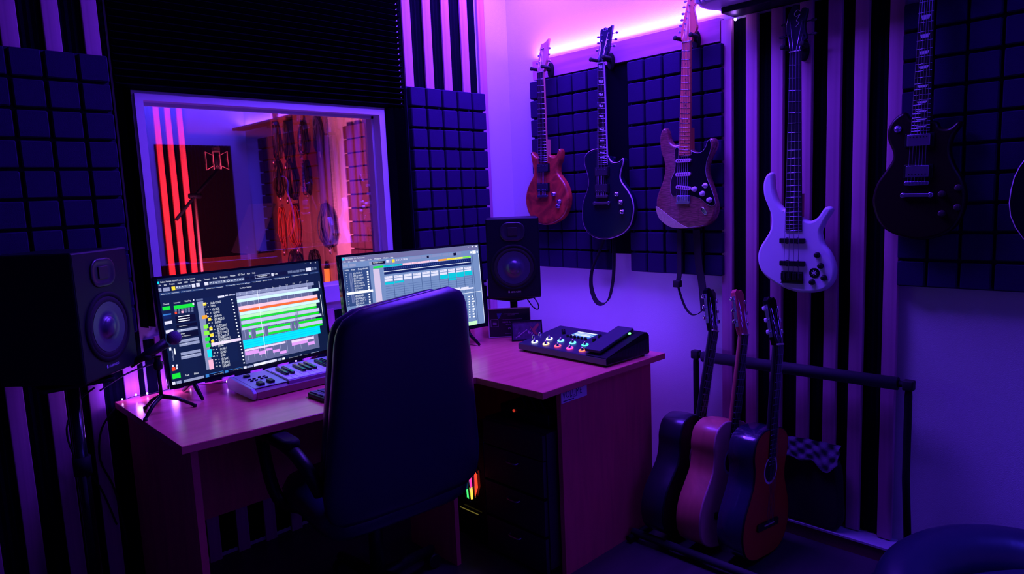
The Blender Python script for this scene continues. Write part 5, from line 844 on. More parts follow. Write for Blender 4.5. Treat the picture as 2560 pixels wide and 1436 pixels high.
# drawer unit, computer and clutter under the desk
cb = thing('drawer_unit', 'dark three-drawer unit under the right wing of the desk', 'cabinet', (-1.0, -1.0, 0))
dark_lam = mat('dark_laminate', (.035, .02, .035), .5)
MB().b2((-.0, -.135, .03), (.42, .20, .56)).build('body', dark_lam, cb)
MB().b2((.02, -.12, 0), (.40, .18, .03)).build('plinth', blackm, cb)
for k, z in enumerate((.385, .235, .085)):
    d = MB().rbox((-.009, .033, z), (.018, .325, .138), .002, .001).build('drawer', dark_lam, cb)
    MB().tube(smooth([(-.018, .0, z+.035), (-.030, .004, z+.033), (-.032, .03, z+.032), (-.030, .056, z+.033), (-.018, .06, z+.035)], 3, False), .004, 8).build('handle', nickel, d)
MB().b2((-.018, -.13, .46), (0, .195, .555)).build('drawer', dark_lam, cb)
pc = thing('computer_tower', 'black computer tower with rainbow-lit faceted front beside the drawers', 'computer', (-1.02, -.70, 0))
MB().rbox((.225, 0, .245), (.44, .20, .45), .006, .004).build('case', gloss_black, pc)
shards = [((-.055, .02), (-.03, .10), (-.012, .09), (-.028, .01), (.02, .45, .9)), ((-.03, .105), (-.012, .135), (.0, .128), (-.01, .04), (.05, .35, 1)),
          ((-.012, .03), (.012, .045), (.006, -.005), (-.01, -.01), (.05, .8, .15)), ((.0, .13), (.03, .145), (.045, .125), (.02, .02), (.75, .03, .30)), ((.046, .12), (.062, .128), (.066, .06), (.044, .01), (1, .05, .02)), ((.012, .04), (.036, .06), (.03, .0), (.016, -.005), (1, .55, .05))]
fmx = frame((-.0, 0, .20), *GW)
mb = MB()
for *q, c in shards: mb.add([(a*.95, b, .003) for a, b in q], [(0, 3, 2, 1)], False, fmx, c)
mb.build('lit_facets', emit_attr('rainbow_glow', 1.6), pc)
mb = MB()
for a, b in (((-.028, .0), (-.012, .145)), ((.012, -.01), (-.002, .15)), ((.04, .0), (.03, .155)), ((-.06, .02), (-.03, .13)), ((-.03, .14), (.03, .155)), ((.03, .155), (.068, .12)), ((-.06, .015), (.02, -.015))):
    mb.tube([fmx @ Vector((a[0], a[1], .006)), fmx @ Vector((b[0], b[1], .006))], .0035, 6)
mb.build('front_bars', gloss_black, pc)
MB().b2((-.055, -.058, .004), (.060, -.055, .007), fmx).build('lower_trim', emit('trim_glow', (.35, .28, .05), .35), pc)
ub = thing('audio_interface', 'black box with cables on top of the drawer unit', 'audio interface', (-.86, -.98, .56))
MB().rbox((0, 0, .03), (.2, .26, .05), .005, .003).build('case', blackp, ub)
for k in range(3): MB().tube(smooth([(-.08, -.1+.05*k, .055), (-.07, -.05+.05*k, .12), (-.0, .03+.05*k, .15), (.07, .09+.04*k, .10), (.09, .12+.03*k, .055)], 4, False), .003, 6).build('cable', rubber, ub)
MB().prism(circ(.006, 12), [(0, 0), (0, .003)], frame((-.101, .05, .04), *GW)).build('indicator_lamp', emit('red_lamp', (1, .06, .03), .5), ub)

# ------------------------------------------------------------------ monitors
PALC = {'W': (235, 240, 255), 'P': (215, 215, 240), 'PL': (225, 205, 240), 'PL2': (200, 185, 215), 'G0': (38, 62, 110), 'G1': (92, 105, 140), 'G2': (140, 148, 185), 'G3': (128, 138, 175), 'D': (6, 16, 42), 'D2': (10, 29, 64), 'D3': (9, 27, 60),
        'K': (3, 10, 28), 'N': (10, 32, 88), 'N2': (34, 60, 130), 'C2': (50, 120, 200), 'CY': (0, 215, 245), 'C3': (200, 235, 250), 'C4': (0, 190, 235), 'Y': (245, 215, 40), 'Y2': (225, 230, 90), 'OR': (255, 160, 20), 'OR2': (255, 105, 25), 'LM': (130, 235, 60), 'LM2': (190, 250, 190),
        'GR': (20, 220, 50), 'GG': (15, 215, 25), 'GP': (185, 240, 190), 'RD': (240, 70, 25), 'PK': (240, 175, 205), 'PK2': (245, 195, 215), 'PU': (215, 150, 235), 'TL': (0, 185, 205),
        'S': (92, 98, 140), 'S2': (128, 136, 175), 'S3': (165, 170, 210), 'S4': (185, 192, 225), 'M1': (105, 105, 150), 'M2': (125, 135, 180), 'M3': (45, 70, 120), 'M4': (62, 88, 140)}
PALC = {k: lin(v) for k, v in PALC.items()}
scr_glow = emit_attr('screen_glow', 1.2)
def monitor(label, M, w, h, data, bg, bez=(.010, .010, .012, .020)):
    t = thing('computer_monitor', label, 'monitor', M)
    l, r, tp, b = bez
    MB().rbox((0, 0, -.012), (w, h, .022), .006, .002).build('housing', gloss_black, t)
    MB().rbox((0, -.01, -.04), (w*.55, h*.6, .05), .02, .015).build('rear_shell', blackp, t)
    x0, x1, y0, y1 = -w/2+l, w/2-r, -h/2+b, h/2-tp
    mb = MB(); mb.add([(x0, y0, .0), (x1, y0, .0), (x1, y1, .0), (x0, y1, .0)], [(0, 1, 2, 3)], False, Matrix.Translation((0, 0, .0004)), lin(bg))
    d = mb.build('display', scr_glow, t)
    mb = MB(); n = len(data)
    for i, e in enumerate(data):
        a, c = x0+(x1-x0)*e[0], x0+(x1-x0)*e[2]; q, p = y1-(y1-y0)*e[1], y1-(y1-y0)*e[3]
        z = .0006+.0014*i/n
        col = PALC[e[4]]
        if len(e) == 5: mb.add([(a, p, z), (c, p, z), (c, q, z), (a, q, z)], [(0, 1, 2, 3)], False, None, col)
        else: add_text(mb, e[5], a, p, c, q, z+.0015, None, col, fit=False)
    mb.build('screen_content', scr_glow, d)
    for i, (a, q, m_) in enumerate(((-w/2, h/2, 0),)): pass
    fr = MB()
    fr.b2((-w/2, y0-.0, -.001), (x0, h/2, .003)).b2((x1, y0, -.001), (w/2, h/2, .003)).b2((-w/2, y1, -.001), (w/2, h/2, .003)).b2((-w/2, -h/2, -.001), (w/2, y0, .003))
    fr.build('bezel', gloss_black, t)
    return t
def monframe(c, x, tilt):
    x = Vector(x).normalized(); n0 = Vector((0, 0, 1)).cross(x); y = Vector((0, 0, math.cos(tilt)))+n0*math.sin(tilt); return frame(c, x, y, x.cross(y))
M1f = monframe((-1.655, -.209, 1.0025), (1, 0.11, 0), math.radians(5))
m1 = monitor('left monitor showing colourful audio tracks', M1f, .687, .400, SCR1, (9, 26, 58), (.010, .010, .008, .014))
M2f = monframe((-.965, -.3615, 1.0228), (.65, -.04, 0), math.radians(4))
m2 = monitor('right monitor showing a pale mixer window, partly hidden by the chair', M2f, .729, .400, SCR2, (108, 133, 180), (.012, .012, .010, .018))
for t, Mf, wx in ((m1, M1f, .687), (m2, M2f, .729)):
    inv = Mf.inverted()
    for s in (-1, 1):
        a = Vector((s*wx*(.455 if (t is m1 and s == 1) else .36), -.17, -.03)); ground = Mf @ a
        pts = [a, inv @ Vector((ground.x, ground.y+.02, .80)), inv @ Vector((ground.x, ground.y+.10, .756))]
        pts2 = [a, inv @ Vector((ground.x+(.0), ground.y-.02, .80)), inv @ Vector((ground.x, ground.y-.09, .756))]
        mb = MB(); mb.tube(pts, [.011, .009, .006], 8); (mb.tube(pts2, [.011, .009, .006], 8) if not (t is m1 and s == 1) else 0); mb.build('foot', blackp, t)

# ------------------------------------------------------------------ loudspeakers on stands
def speaker(label, M, w=.262, h=.395, d=.30):
    t = thing('studio_loudspeaker', label, 'loudspeaker', M, 'studio loudspeakers either side of the desk')
    c = .045
    o = [(-w/2, -h/2), (w/2, -h/2), (w/2, h/2-c), (w/2-c*.6, h/2), (-w/2+c*.6, h/2), (-w/2, h/2-c)]
    o = [(-w/2, -h/2), (w/2, -h/2), (w/2, h/2), (-w/2, h/2)]
    MB().prism(smooth([p for a in ([(-w/2+.004, -h/2), (w/2-.004, -h/2)], [(w/2, -h/2+.004), (w/2, h/2-.004)], [(w/2-.004, h/2), (-w/2+.004, h/2)], [(-w/2, h/2-.004), (-w/2, -h/2+.004)]) for p in a], 1), [(0, -d), (0, -.006), (.002, -.002), (.006, 0)], smooth=False).build('cabinet', mat('cabinet_black', (.003, .004, .012), .45, spec=.25), t)
    y = -.045; R = .098
    
    MB().lathe([(R+.012, 0), (R+.010, .004), (R+.002, .005), (R-.002, .003), (R-.004, .001)], 40, Matrix.Translation((0, y, .0005))).build('woofer_ring', blackm, t)
    MB().lathe([(R-.003, .002), (R-.010, .006), (R-.018, .003), (R-.022, .001)], 40, Matrix.Translation((0, y, 0))).build('surround', rubber, t)
    cone = MB().lathe([(R-.020, .002), (.06, .0008), (.035, .0009), (.03, .0008)], 40, Matrix.Translation((0, y, 0))); cone = MB()
    cone.lathe([(R-.020, .0035), (.055, .0022), (.034, .0012), (.030, .008), (.022, .013), (.010, .016), (0, .0165)], 40, Matrix.Translation((0, y, 0)))
    cone.build('woofer_cone', mat('cone_grey', (.036, .036, .08), .3, spec=.7), t)
    MB().prism(rrect(.115, .085, .036, 7), [(-.002, 0), (0, .004), (.004, .005), (.012, .0025), (.02, .0012)], Matrix.Translation((0, .125, .0)), caps=True).build('tweeter_horn', mat('horn_black', (.02, .02, .03), .3), t)
    MB().rbox((0, .125, .003), (.045, .038, .004), .003, .001).build('tweeter', mat('tweeter_fold', (.02, .018, .02), .4), t)
    mb = MB(); add_text(mb, 'ADAM AUDIO', -.020, -h/2+.024, .030, -h/2+.032, .0008, bold=True)
    mb.prism([(-.030, -h/2+.024), (-.024, -h/2+.024), (-.024, -h/2+.033), (-.028, -h/2+.036), (-.031, -h/2+.030)], [(0, .0003), (0, .0008)], smooth=False)
    mb.build('lettering', mat('grey_print', (.45, .45, .6), .5), t)
    MB().rbox((0, -h/2-.006, -d/2), (w*.7, .012, d*.75), .01, .003).build('base_pad', rubber, t)
    return t
def stand(label, x, y, top, z0=0):
    t = thing('loudspeaker_stand', label, 'stand', (x, y, z0), 'stands under the loudspeakers'); top -= z0
    MB().tube([(0, 0, .02), (0, 0, top-.012)], .019, 14).build('pole', gloss_black, t)
    zc = .63 if top > .5 else .09
    MB().tube([(0, 0, zc-.03), (0, 0, zc+.03)], .026, 14).build('clamp_collar', blackm, t)
    MB().tube([(0, .02, zc), (0, .06, zc)], .009, 8).build('clamp_knob', rubber, t)
    MB().rbox((0, 0, top-.006), (.2, .2, .012), .01, .002).build('top_plate', blackm, t)
    MB().rbox((0, 0, .012), (.32 if top > .5 else .12, .32 if top > .5 else .12, .022), .02, .004).build('base_plate', blackm, t)
def sframe(c, n):
    n = Vector((*n, 0)).normalized(); y = Vector((0, 0, 1)); return frame(c, y.cross(n), y, n)
SL = sframe((-2.197, -.412, 1.1225), (.682, -.731)); speaker('large loudspeaker at the left edge, turned towards the chair', SL, .27, .39, .26)
SR = sframe((-.492, -.482, 1.141), (-.696, -.718)); speaker('loudspeaker right of the right monitor, under the orange-brown guitar', SR, .25, .378, .25)
cL = SL @ Vector((0, 0, -.14)); cR = SR @ Vector((0, 0, -.15))
stand('black pole stand under the left loudspeaker, beside the desk end', cL.x, cL.y, SL.translation.z-.195-.013)
stand('short black pole stand under the right loudspeaker, behind the certificate', cR.x+.01, cR.y+.02, SR.translation.z-.189-.013, .7505)
cc = MB(); cc.tube(smooth([(-.40, -.47, .935), (-.37, -.48, .89), (-.335, -.48, .875), (-.315, -.46, .90), (-.32, -.42, .945)], 5, False), .003, 6)
tag(cc.build('cable', rubber, None, (-.37, -.48, .89)), 'thin cable loop hanging below the right loudspeaker', 'cable')
for pts, lab in (([(-2.20, -.16, .84), (-2.24, -.10, .79), (-2.28, -.08, .70), (-2.26, -.06, .58), (-2.20, -.06, .46), (-2.16, -.06, .30)], 'dark cable drooping from the left loudspeaker down its stand'),
                 ([(-2.12, -.06, .73), (-2.17, -.05, .66), (-2.185, -.05, .55), (-2.15, -.05, .42), (-2.13, -.05, .2)], 'dark cable curving down the slats beside the desk end'),
                 ([(-2.16, -.045, .80), (-2.08, -.05, .84), (-2.0, -.05, .86), (-1.93, -.05, .865)], 'thin cable running from the desk end up behind the left monitor')):
    tag(MB().tube(smooth(pts, 5, False), .0035, 6).build('cable', rubber, None, pts[0]), lab, 'cable')

# ------------------------------------------------------------------ string of fairy lights along the back of the desk
fl = thing('string_lights', 'string of glowing violet fairy lights along the back edge of the desk', 'string lights', (-1.2, -.07, .752))
px = [-2.10, -2.055, -2.012, -1.93, -1.86, -1.76, -1.70, -1.62, -1.52, -1.42, -1.33, -1.22, -1.10, -.98, -.86, -.74, -.62, -.50]
wp = [(x+1.2, random.uniform(-.02, .02)-(.10 if -1.8 < x < -1.55 else 0), .004+(.008 if i % 2 else 0)) for i, x in enumerate(px)]
MB().tube(smooth(wp, 5, False), .0012, 5).build('wire', rubber, fl)
bulb_m = bpy.data.materials['bulb_glow']
for p in wp: MB().lathe([(0, -.004), (.0023, -.0025), (.0029, 0), (.0023, .0025), (0, .004)], 10, Matrix.Translation((p[0], p[1], p[2]+.004))).build('bulb', bulb_m, fl)
area('fairy_glow_light', (-1.25, -.085, .775), (-1.25, .05, .80), 1.75, .02, 3.4, (.15, .035, 1.0))
for x in (-2.05, -1.93):
    pl = bpy.data.lights.new('bulb_light', 'POINT'); pl.energy = .35; pl.color = (.35, .10, 1); pl.shadow_soft_size = .012
    po = bpy.data.objects.new('bulb_light', pl); COL.objects.link(po); po.location = (x, -.105, .785)

o = MB().b2((-.338, -1.12, .708), (-.333, -.12, .722)).build('led_strip', bpy.data.materials['led_glow']); tag(o, 'violet LED strip stuck behind the right wing of the desk, facing the wall', 'LED strip')
# ------------------------------------------------------------------ microphone on a mini tripod
mc = thing('desk_microphone', 'small black microphone on a mini tripod in front of the left monitor', 'microphone', (-2.045, -.335, .75))
hub = Vector((0, -.0, .055)); 
def legp(e): return [hub, hub+(Vector(e)-hub)*.5+Vector((0, 0, .008)), Vector(e)]
for e in ((-.075, -.065, .006), (-.03, .085, .006), (.095, -.03, .006)):
    mb = MB(); mb.tube(legp(e), [.008, .007, .005], 8); o = mb.build('leg', blackp, mc)
    MB().lathe([(0, -.006), (.007, -.005), (.007, .004), (0, .005)], 10, Matrix.Translation(e)).build('rubber_foot', rubber, o)
MB().tube([hub, (0, 0, .165)], .006, 10).build('column', blackp, mc)
MB().lathe([(.012, 0), (.015, .006), (.015, .022), (.010, .03), (.010, .038), (.013, .045)], 14, Matrix.Translation((0, 0, .148))).build('swivel_joint', blackp, mc)
ax_ = Vector((.085, -.02, .045)).normalized(); c0 = Vector((-.03, 0, .205)); b0 = c0+ax_*.085
MB().tube([c0-ax_*.06, c0, c0+ax_*.07], [.012, .014, .018], 12).build('handle', blackp, mc)
mb = MB(); ball = b0+ax_*.012; vs = []
mb.lathe([(0, -.024), (.012, -.021), (.021, -.012), (.0245, 0), (.021, .012), (.012, .021), (0, .0245)], 20, Matrix.Translation(ball)); mb.build('grille', mat('mic_grille', (.10, .07, .16), .5, bump=.8, bscale=700), mc)
MB().tube([c0+Vector((0, 0, -.018)), c0+Vector((-.0, 0, .0))], .016, 10).build('clip', rubber, mc)

# ------------------------------------------------------------------ midi keyboard and computer keyboard
kbx, kby = -1.775, -.475
kb = thing('midi_keyboard', 'small piano keyboard with silver end panel in front of the left monitor', 'piano keyboard', (kbx, kby, .75))
side = [(0, .004), (.215, .010), (.225, .035), (.20, .052), (.02, .038), (-.004, .030)]
MB().prism(side, [(0, 0), (.0005, .49)], frame((0, 0, 0), (0, 1, 0), (0, 0, 1), (1, 0, 0)), smooth=False).build('body', mat('keyboard_shell', (.30, .16, .18), .45), kb)
MB().prism([(-.004, .028), (.006, .004), (.215, .008), (.228, .036), (.205, .056), (.02, .042)], [(.001, 0), (0, .003), (0, .012), (.001, .014)], frame((-.014, 0, 0), (0, 1, 0), (0, 0, 1), (1, 0, 0)), smooth=False).build('end_cheek', silver, kb)
slope = math.atan2(.052-.038, .18)
KT = Matrix.Translation((0, .0, .0385)) @ Matrix.Rotation(slope, 4, 'X')
MB().b2((.0, .016, 0), (.125, .20, .002), KT).build('control_panel', silver, kb)
MB().b2((.125, .155, 0), (.49, .20, .006), KT).build('rear_strip', mat('pale_strip', (.55, .55, .62), .4), kb)
for i, (x, y, wx, wy) in enumerate(((.035, .045, .020, .034), (.075, .05, .020, .034))): MB().rbox((x, y, .006), (wx, wy, .012), .003, .002, KT).build('wheel', blackp, kb)
for x, y in ((.028, .10), (.045, .10), (.028, .12), (.045, .12), (.068, .105), (.085, .105), (.068, .125), (.085, .125)): MB().rbox((x, y, .004), (.012, .006, .004), .002, .001, KT).build('button', blackm, kb)
MB().rbox((.035, .160, .005), (.022, .016, .010), .002, .001, KT).build('slider', blackp, kb)
kw = .0232
for i in range(16):
    x = .126+i*kw
    if x+kw > .492: break
    MB().rbox((x+kw/2, .083, .003), (kw-.0012, .142, .012), .0015, .001, KT).build('white_key', whitep, kb)
for i in range(28):
    if i % 7 in (2, 6): continue
    x = .126+(i+1)*kw
    if x+.02 > .49: break
    MB().rbox((x, .108, .013), (.0125, .090, .012), .002, .002, KT).build('black_key', gloss_black, kb)
MB().b2((.125, .004, -.008), (.49, .012, .006), KT).build('key_slip', mat('key_slip', (.35, .2, .4), .4), kb)
ck = thing('computer_keyboard', 'slim dark computer keyboard showing left of the chair', 'keyboard', (-1.42, -.64, .75))
MB().rbox((0, 0, .009), (.44, .13, .016), .012, .003).build('case', blackp, ck)
mb = MB()
for r in range(5):
    for c in range(15): mb.rbox((-.20+.0285*c, -.045+.0225*r, .0185), (.024, .018, .005), .003, .001)
mb.build('keys', mat('key_grey', (.10, .09, .12), .5), ck)
ms = thing('computer_mouse', 'dark mouse beside the keyboard, hidden behind the chair', 'mouse', (-1.13, -.62, .75))
MB().prism(circ(.028, 24, 0, 0, .048), [(.0, 0), (-.002, .008), (.004, .022), (.014, .030), (.022, .032)]).build('shell', blackp, ms)

# ------------------------------------------------------------------ framed certificate and photo
def upright(name, label, cat, a, b, h, lean, fw, frm, img):
    a = Vector((*a, .7515)); b = Vector((*b, .7515)); x = (b-a).normalized(); n0 = Vector((0, 0, 1)).cross(x)
    y = Vector((0, 0, 1))*math.cos(lean)+n0*math.sin(lean); w = (b-a).length
    t = thing(name, label, cat, frame(a, x, y, x.cross(y)))
    MB().b2((fw, fw, -.006), (w-fw, h-fw, 0)).build('picture', img, t)
    f = MB(); f.b2((0, 0, -.010), (fw, h, .003)).b2((w-fw, 0, -.010), (w, h, .003)).b2((fw, 0, -.010), (w-fw, fw, .003)).b2((fw, h-fw, -.010), (w-fw, h, .003)); f.build('frame', frm, t)
    MB().b2((w*.45, 0.0, -.055), (w*.55, .006, -.008)).build('easel_foot', blackm, t)
    return t, w
ct, cw = upright('certificate', 'upright black certificate in a pale edged frame beside the right monitor', 'certificate', (-.553, -.352), (-.40, -.490), .142, math.radians(4), .004, mat('pale_edge', (.75, .5, .65), .4), mat('certificate_black', (.012, .010, .03), .35))
mb = MB()
for s, x0, x1, y, hh in (('CERTIFICATE OF ACHIEVEMENT', .075, .150, .112, .0035), ('THIS AWARD', .095, .13, .106, .003), ('IN RECOGNITION OF EXCELLENCE IN RECORDING', .065, .165, .085, .003), ('VOLUME - Band of the Year', .068, .15, .070, .0075), ('Best Newcomer', .085, .14, .061, .003), ('(50)', .095, .125, .036, .012), ('AWARDED BY THE JURY', .078, .15, .016, .003)):
    add_text(mb, s, x0, y, x1, y+hh, .0008, None, None)
for p in (((.012, .052), (.048, .0535)), ((.012, .088), (.048, .0895)), ((.012, .052), (.0135, .0895)), ((.0465, .052), (.048, .0895))): mb.b2((*p[0], .0003), (*p[1], .0008))
for k in range(3): mb.b2((.022, .064+k*.006, .0003), (.040, .066+k*.006, .0008))
mb.build('lettering', mat('lilac_print', (.6, .5, .8), .5), ct)
MB().prism([(.042, .118), (.066, .118), (.056, .095), (.048, .090)], [(0, .0002), (0, .0006)], smooth=False).build('blue_mark', mat('blue_print', (.05, .10, .6), .4), ct)
ph, pw = upright('photo_frame', 'small dark framed photo of a stage in front of the certificate', 'photo frame', (-.545, -.503), (-.435, -.600), .096, math.radians(14), .006, blackp, mat('photo_dark', (.10, .05, .14), .35, noise=.9, nscale=60))
mb = MB()
mb.prism([(.018, .016), (.020, .0135), (.075, .050), (.073, .053)], [(0, .0002), (0, .0006)], smooth=False)
for k in range(16):
    x = random.uniform(.02, .12); y = random.uniform(.015, .06); s = random.uniform(.002, .006); mb.prism(smooth([(x, y), (x+s, y+s*.3), (x+s*1.2, y+s*1.6), (x+s*.3, y+s*1.2)], 2), [(0, .0002), (0, .0006)], smooth=False)
mb.build('photo_highlights', mat('photo_pink', (.5, .25, .45), .4), ph)
mb = MB(); mb.prism([(.085, .075), (.10, .055), (.128, .082), (.132, .07), (.112, .045), (.13, .02), (.105, .032)], [(0, .0007), (0, .001)], smooth=False); mb.build('photo_red_shape', mat('photo_red', (.35, .06, .08), .5), ph)

# ------------------------------------------------------------------ floor processor (guitar multi-effects) on the desk
PM = frame((-.665, -.671, .75), Vector((-.018, -.4995, 0)).normalized(), Vector((.4995, -.018, 0)).normalized(), (0, 0, 1))
pd = thing('effects_processor', 'black guitar effects board with coloured light rings and a foot pedal', 'effects pedal', PM)
Wd, Dp = .500, .272
sd = [(0, .008), (Dp, .008), (Dp, .085), (Dp-.012, .098), (Dp-.045, .098), (0, .040), (0, .012)]
def sidef(x): return frame((x, 0, 0), (0, 1, 0), (0, 0, 1), (1, 0, 0))
base = [(.0, .008), (Dp, .008), (Dp, .066), (Dp-.006, .072), (.003, .036), (0, .034)]
MB().prism(base, [(0, 0), (0, Wd)], sidef(0), smooth=False).build('chassis', mat('chassis_black', (.030, .030, .055), .45), pd)
MB().b2((.0, -.003, .010), (Wd, .0, .033)).build('front_rail', mat('rail_grey', (.10, .12, .16), .4, .5), pd)
wing = [(.0, .010), (Dp+.004, .010), (Dp+.004, .085), (Dp-.012, .100), (Dp-.05, .096), (0, .037)]
MB().prism(wing, [(0, 0), (.001, .105)], sidef(Wd-.105), smooth=False).build('pedal_housing', blackm, pd)
sl = math.atan2(.036, Dp)
TT = Matrix.Translation((0, 0, .0365)) @ Matrix.Rotation(sl, 4, 'X')
sl2 = math.atan2(.060, Dp-.05)
T2 = Matrix.Translation((Wd-.118, .012, .045)) @ Matrix.Rotation(sl2, 4, 'X')
MB().rbox((.035, .115, .008), (.085, .225, .012), .006, .002, T2).build('foot_treadle', mat('treadle', (.028, .028, .05), .7, bump=.3, bscale=600), pd)
MB().lathe([(0, 0), (.006, 0), (.005, .004), (0, .006)], 14, T2 @ Matrix.Translation((.1035, .165, .0185))).build('green_lamp', emit('green_lamp', (.08, 1, .12), 6), pd)
cols = [(.9, .9, 1), (.15, .5, 1), (.10, .75, .85), (.05, .8, .45)]; cols2 = [(.8, .85, 1), (1, .55, .25), (1, .06, .12), (1, .04, .30), (1, .12, .05)]
def ring(x, y, c, k, nm):
    mb = MB(); R0, R1 = .0095, .013; n = 24
    m_ = emit('ring_%s' % nm, c, k)
    mb.tube([(R1*math.cos(2*PI*i/n), R1*math.sin(2*PI*i/n), .002) for i in range(n)], .0022, 6, True, TT @ Matrix.Translation((x, y, 0)))
    o = mb.build('light_ring', m_, pd)
def switch(x, y):
    MB().lathe([(.0085, 0), (.0085, .004), (.006, .006), (.006, .014), (.005, .0155), (0, .016)], 18, TT @ Matrix.Translation((x, y, 0))).build('foot_switch', chrome, pd)
xs_ = [.035, .105, .175, .245, .315]
for i, x in enumerate(xs_):
    switch(x+.03, .035); ring(x+.03, .035, cols2[i], 3.0, 'low%d' % i)
for i, x in enumerate(xs_[:4]):
    switch(x+.062, .095); ring(x+.062, .095, cols[i], 3.0, 'high%d' % i)
switch(.018, .075); switch(.018, .115); switch(.36, .075)
dsp = MB(); dsp.add([(.150, .165, .0012), (.265, .165, .0012), (.265, .230, .0012), (.150, .230, .0012)], [(0, 1, 2, 3)], False, TT, lin((50, 110, 200)))
dd = dsp.build('display', scr_glow, pd)
mb = MB()
for x0, y0, x1, y1, c in ((.152, .218, .262, .228, 'W'), (.155, .206, .24, .212, 'P'), (.152, .198, .263, .202, 'C3'), (.16, .190, .25, .195, 'W'), (.152, .180, .263, .184, 'C3'), (.20, .186, .262, .189, 'W'), (.155, .170, .18, .176, 'W')):
    mb.add([(x0, y0, .0018), (x1, y0, .0018), (x1, y1, .0018), (x0, y1, .0018)], [(0, 1, 2, 3)], False, TT, PALC[c])
mb.build('screen_content', scr_glow, dd)
for k in range(6): MB().lathe([(.0065, 0), (.006, .009), (.004, .011), (0, .011)], 14, TT @ Matrix.Translation((.155+k*.021, .152, 0))).build('knob', blackp, pd)
for x, y in ((.085, .20), (.105, .18), (.30, .20), (.325, .18), (.345, .205), (.31, .15)): MB().lathe([(.009, 0), (.0085, .012), (.006, .014), (0, .014)], 16, TT @ Matrix.Translation((x, y, 0))).build('knob', blackp, pd)
mb = MB()
for i, x in enumerate(xs_): add_text(mb, '_v_', x+.022, .055, x+.036, .060, .0006, TT); 
for i, x in enumerate(xs_[:4]): add_text(mb, '_v_', x+.055, .115, x+.069, .120, .0006, TT)
add_text(mb, 'MODE', .345, .055, .375, .062, .0006, TT)
mb.build('lettering', mat('panel_print', (.35, .35, .5), .5), pd)
for x, y in ((.02, .02), (Wd-.02, .02), (.02, Dp-.02), (Wd-.02, Dp-.02)): MB().lathe([(.010, 0), (.009, .008), (0, .008)], 12, Matrix.Translation((x, y, 0))).build('rubber_foot', rubber, pd)
# ------------------------------------------------------------------ office chair
CX, CY = -1.55, -1.0; wx_ = Vector((1, -.06, 0)).normalized()
CM = frame((CX, CY, 0), wx_, Vector((0, 0, 1)).cross(wx_), (0, 0, 1))     # local x right, y towards the desk, z up
ch = thing('office_chair', 'black leather high-back office chair seen from behind', 'office chair', CM)
def shell(z0, z1, w0, w1, th, y0, lean, bulge, n=26, m=14, seam=None):
    """padded back: closed surface built row by row"""
    vs = []; fs = []
    K = 28
    for j in range(m+1):
        t = j/m; z = z0+(z1-z0)*t
        # rounded top and bottom corners
        e = 1.0
        dt = (z1-z)/.10
        if dt < 1: e = (1-(1-max(dt, 0))**2.6)**.5 if dt > 0 else 0.0
        db = (z-z0)/.15
        if db < 1: e *= (1-(1-max(db, 0))**2.4)**.5 if db > 0 else 0.0
        hw = (w0+(w1-w0)*t)/2
        hwz = hw-(1-e)*.065
        y = y0-lean*t-bulge*math.sin(PI*min(t*1.1, 1))*0
        tt = th*(.35+.65*e)
        for k in range(K):
            a = 2*PI*k/K; ca, sa = math.cos(a), math.sin(a)
            x = hwz*abs(ca)**.38*(1 if ca >= 0 else -1); d = tt/2*abs(sa)**.7*(1 if sa >= 0 else -1)
            vs.append((x, y+d+bulge*(1-(x/hw)**2)*-1, z+.10*x*t))
    for j in range(m):
        for k in range(K):
            l = (k+1) % K; fs.append((j*K+k, j*K+l, (j+1)*K+l, (j+1)*K+k))
    fs.append(tuple(range(K-1, -1, -1))); fs.append(tuple(m*K+k for k in range(K)))
    return vs, fs
vs, fs = shell(.46, 1.135, .60, .45, .075, -.03, .055, .02, m=30)
MB().add(vs, fs, True).build('back_shell', leather, ch)
vs, fs = shell(.48, 1.125, .55, .42, .085, .035, .05, .012, m=30)
MB().add(vs, fs, True).build('back_cushion', leather, ch)
MB().prism(smooth([(-.25, -.02), (-.26, .2), (-.24, .40), (-.12, .46), (.12, .46), (.24, .40), (.26, .2), (.25, -.02), (0, -.05)], 4), [(.03, .40), (.005, .42), (0, .455), (.02, .49), (.06, .505)]).build('seat', leather, ch)
for s in (-1, 1):
    MB().tube(smooth([(s*.27, .02, .56), (s*.30, .03, .64), (s*.31, .12, .685), (s*.31, .30, .685), (s*.30, .38, .64), (s*.27, .36, .44), (s*.20, .25, .415)], 5, False), .021, 12).build('armrest', blackp, ch)
    MB().rbox((s*.31, .21, .705), (.055, .24, .03), .025, .010).build('arm_pad', blackm, ch)
MB().tube([(0, .2, .09), (0, .2, .40)], [.028, .022], 14).build('gas_lift', blackp, ch)
for k in range(5):
    a = 2*PI*k/5+.3; e = Vector((.30*math.cos(a), .2+.30*math.sin(a), .075))
    o = MB().tube([(0, .2, .11), e], [.028, .016], 8).build('base_spoke', blackp, ch)
    MB().prism(circ(.028, 18), [(.003, -.022), (0, -.018), (0, .018), (.003, .022)], Matrix.Translation((e.x, e.y, .029)) @ Matrix.Rotation(PI/2, 4, 'X') ).build('caster', blackp, o)

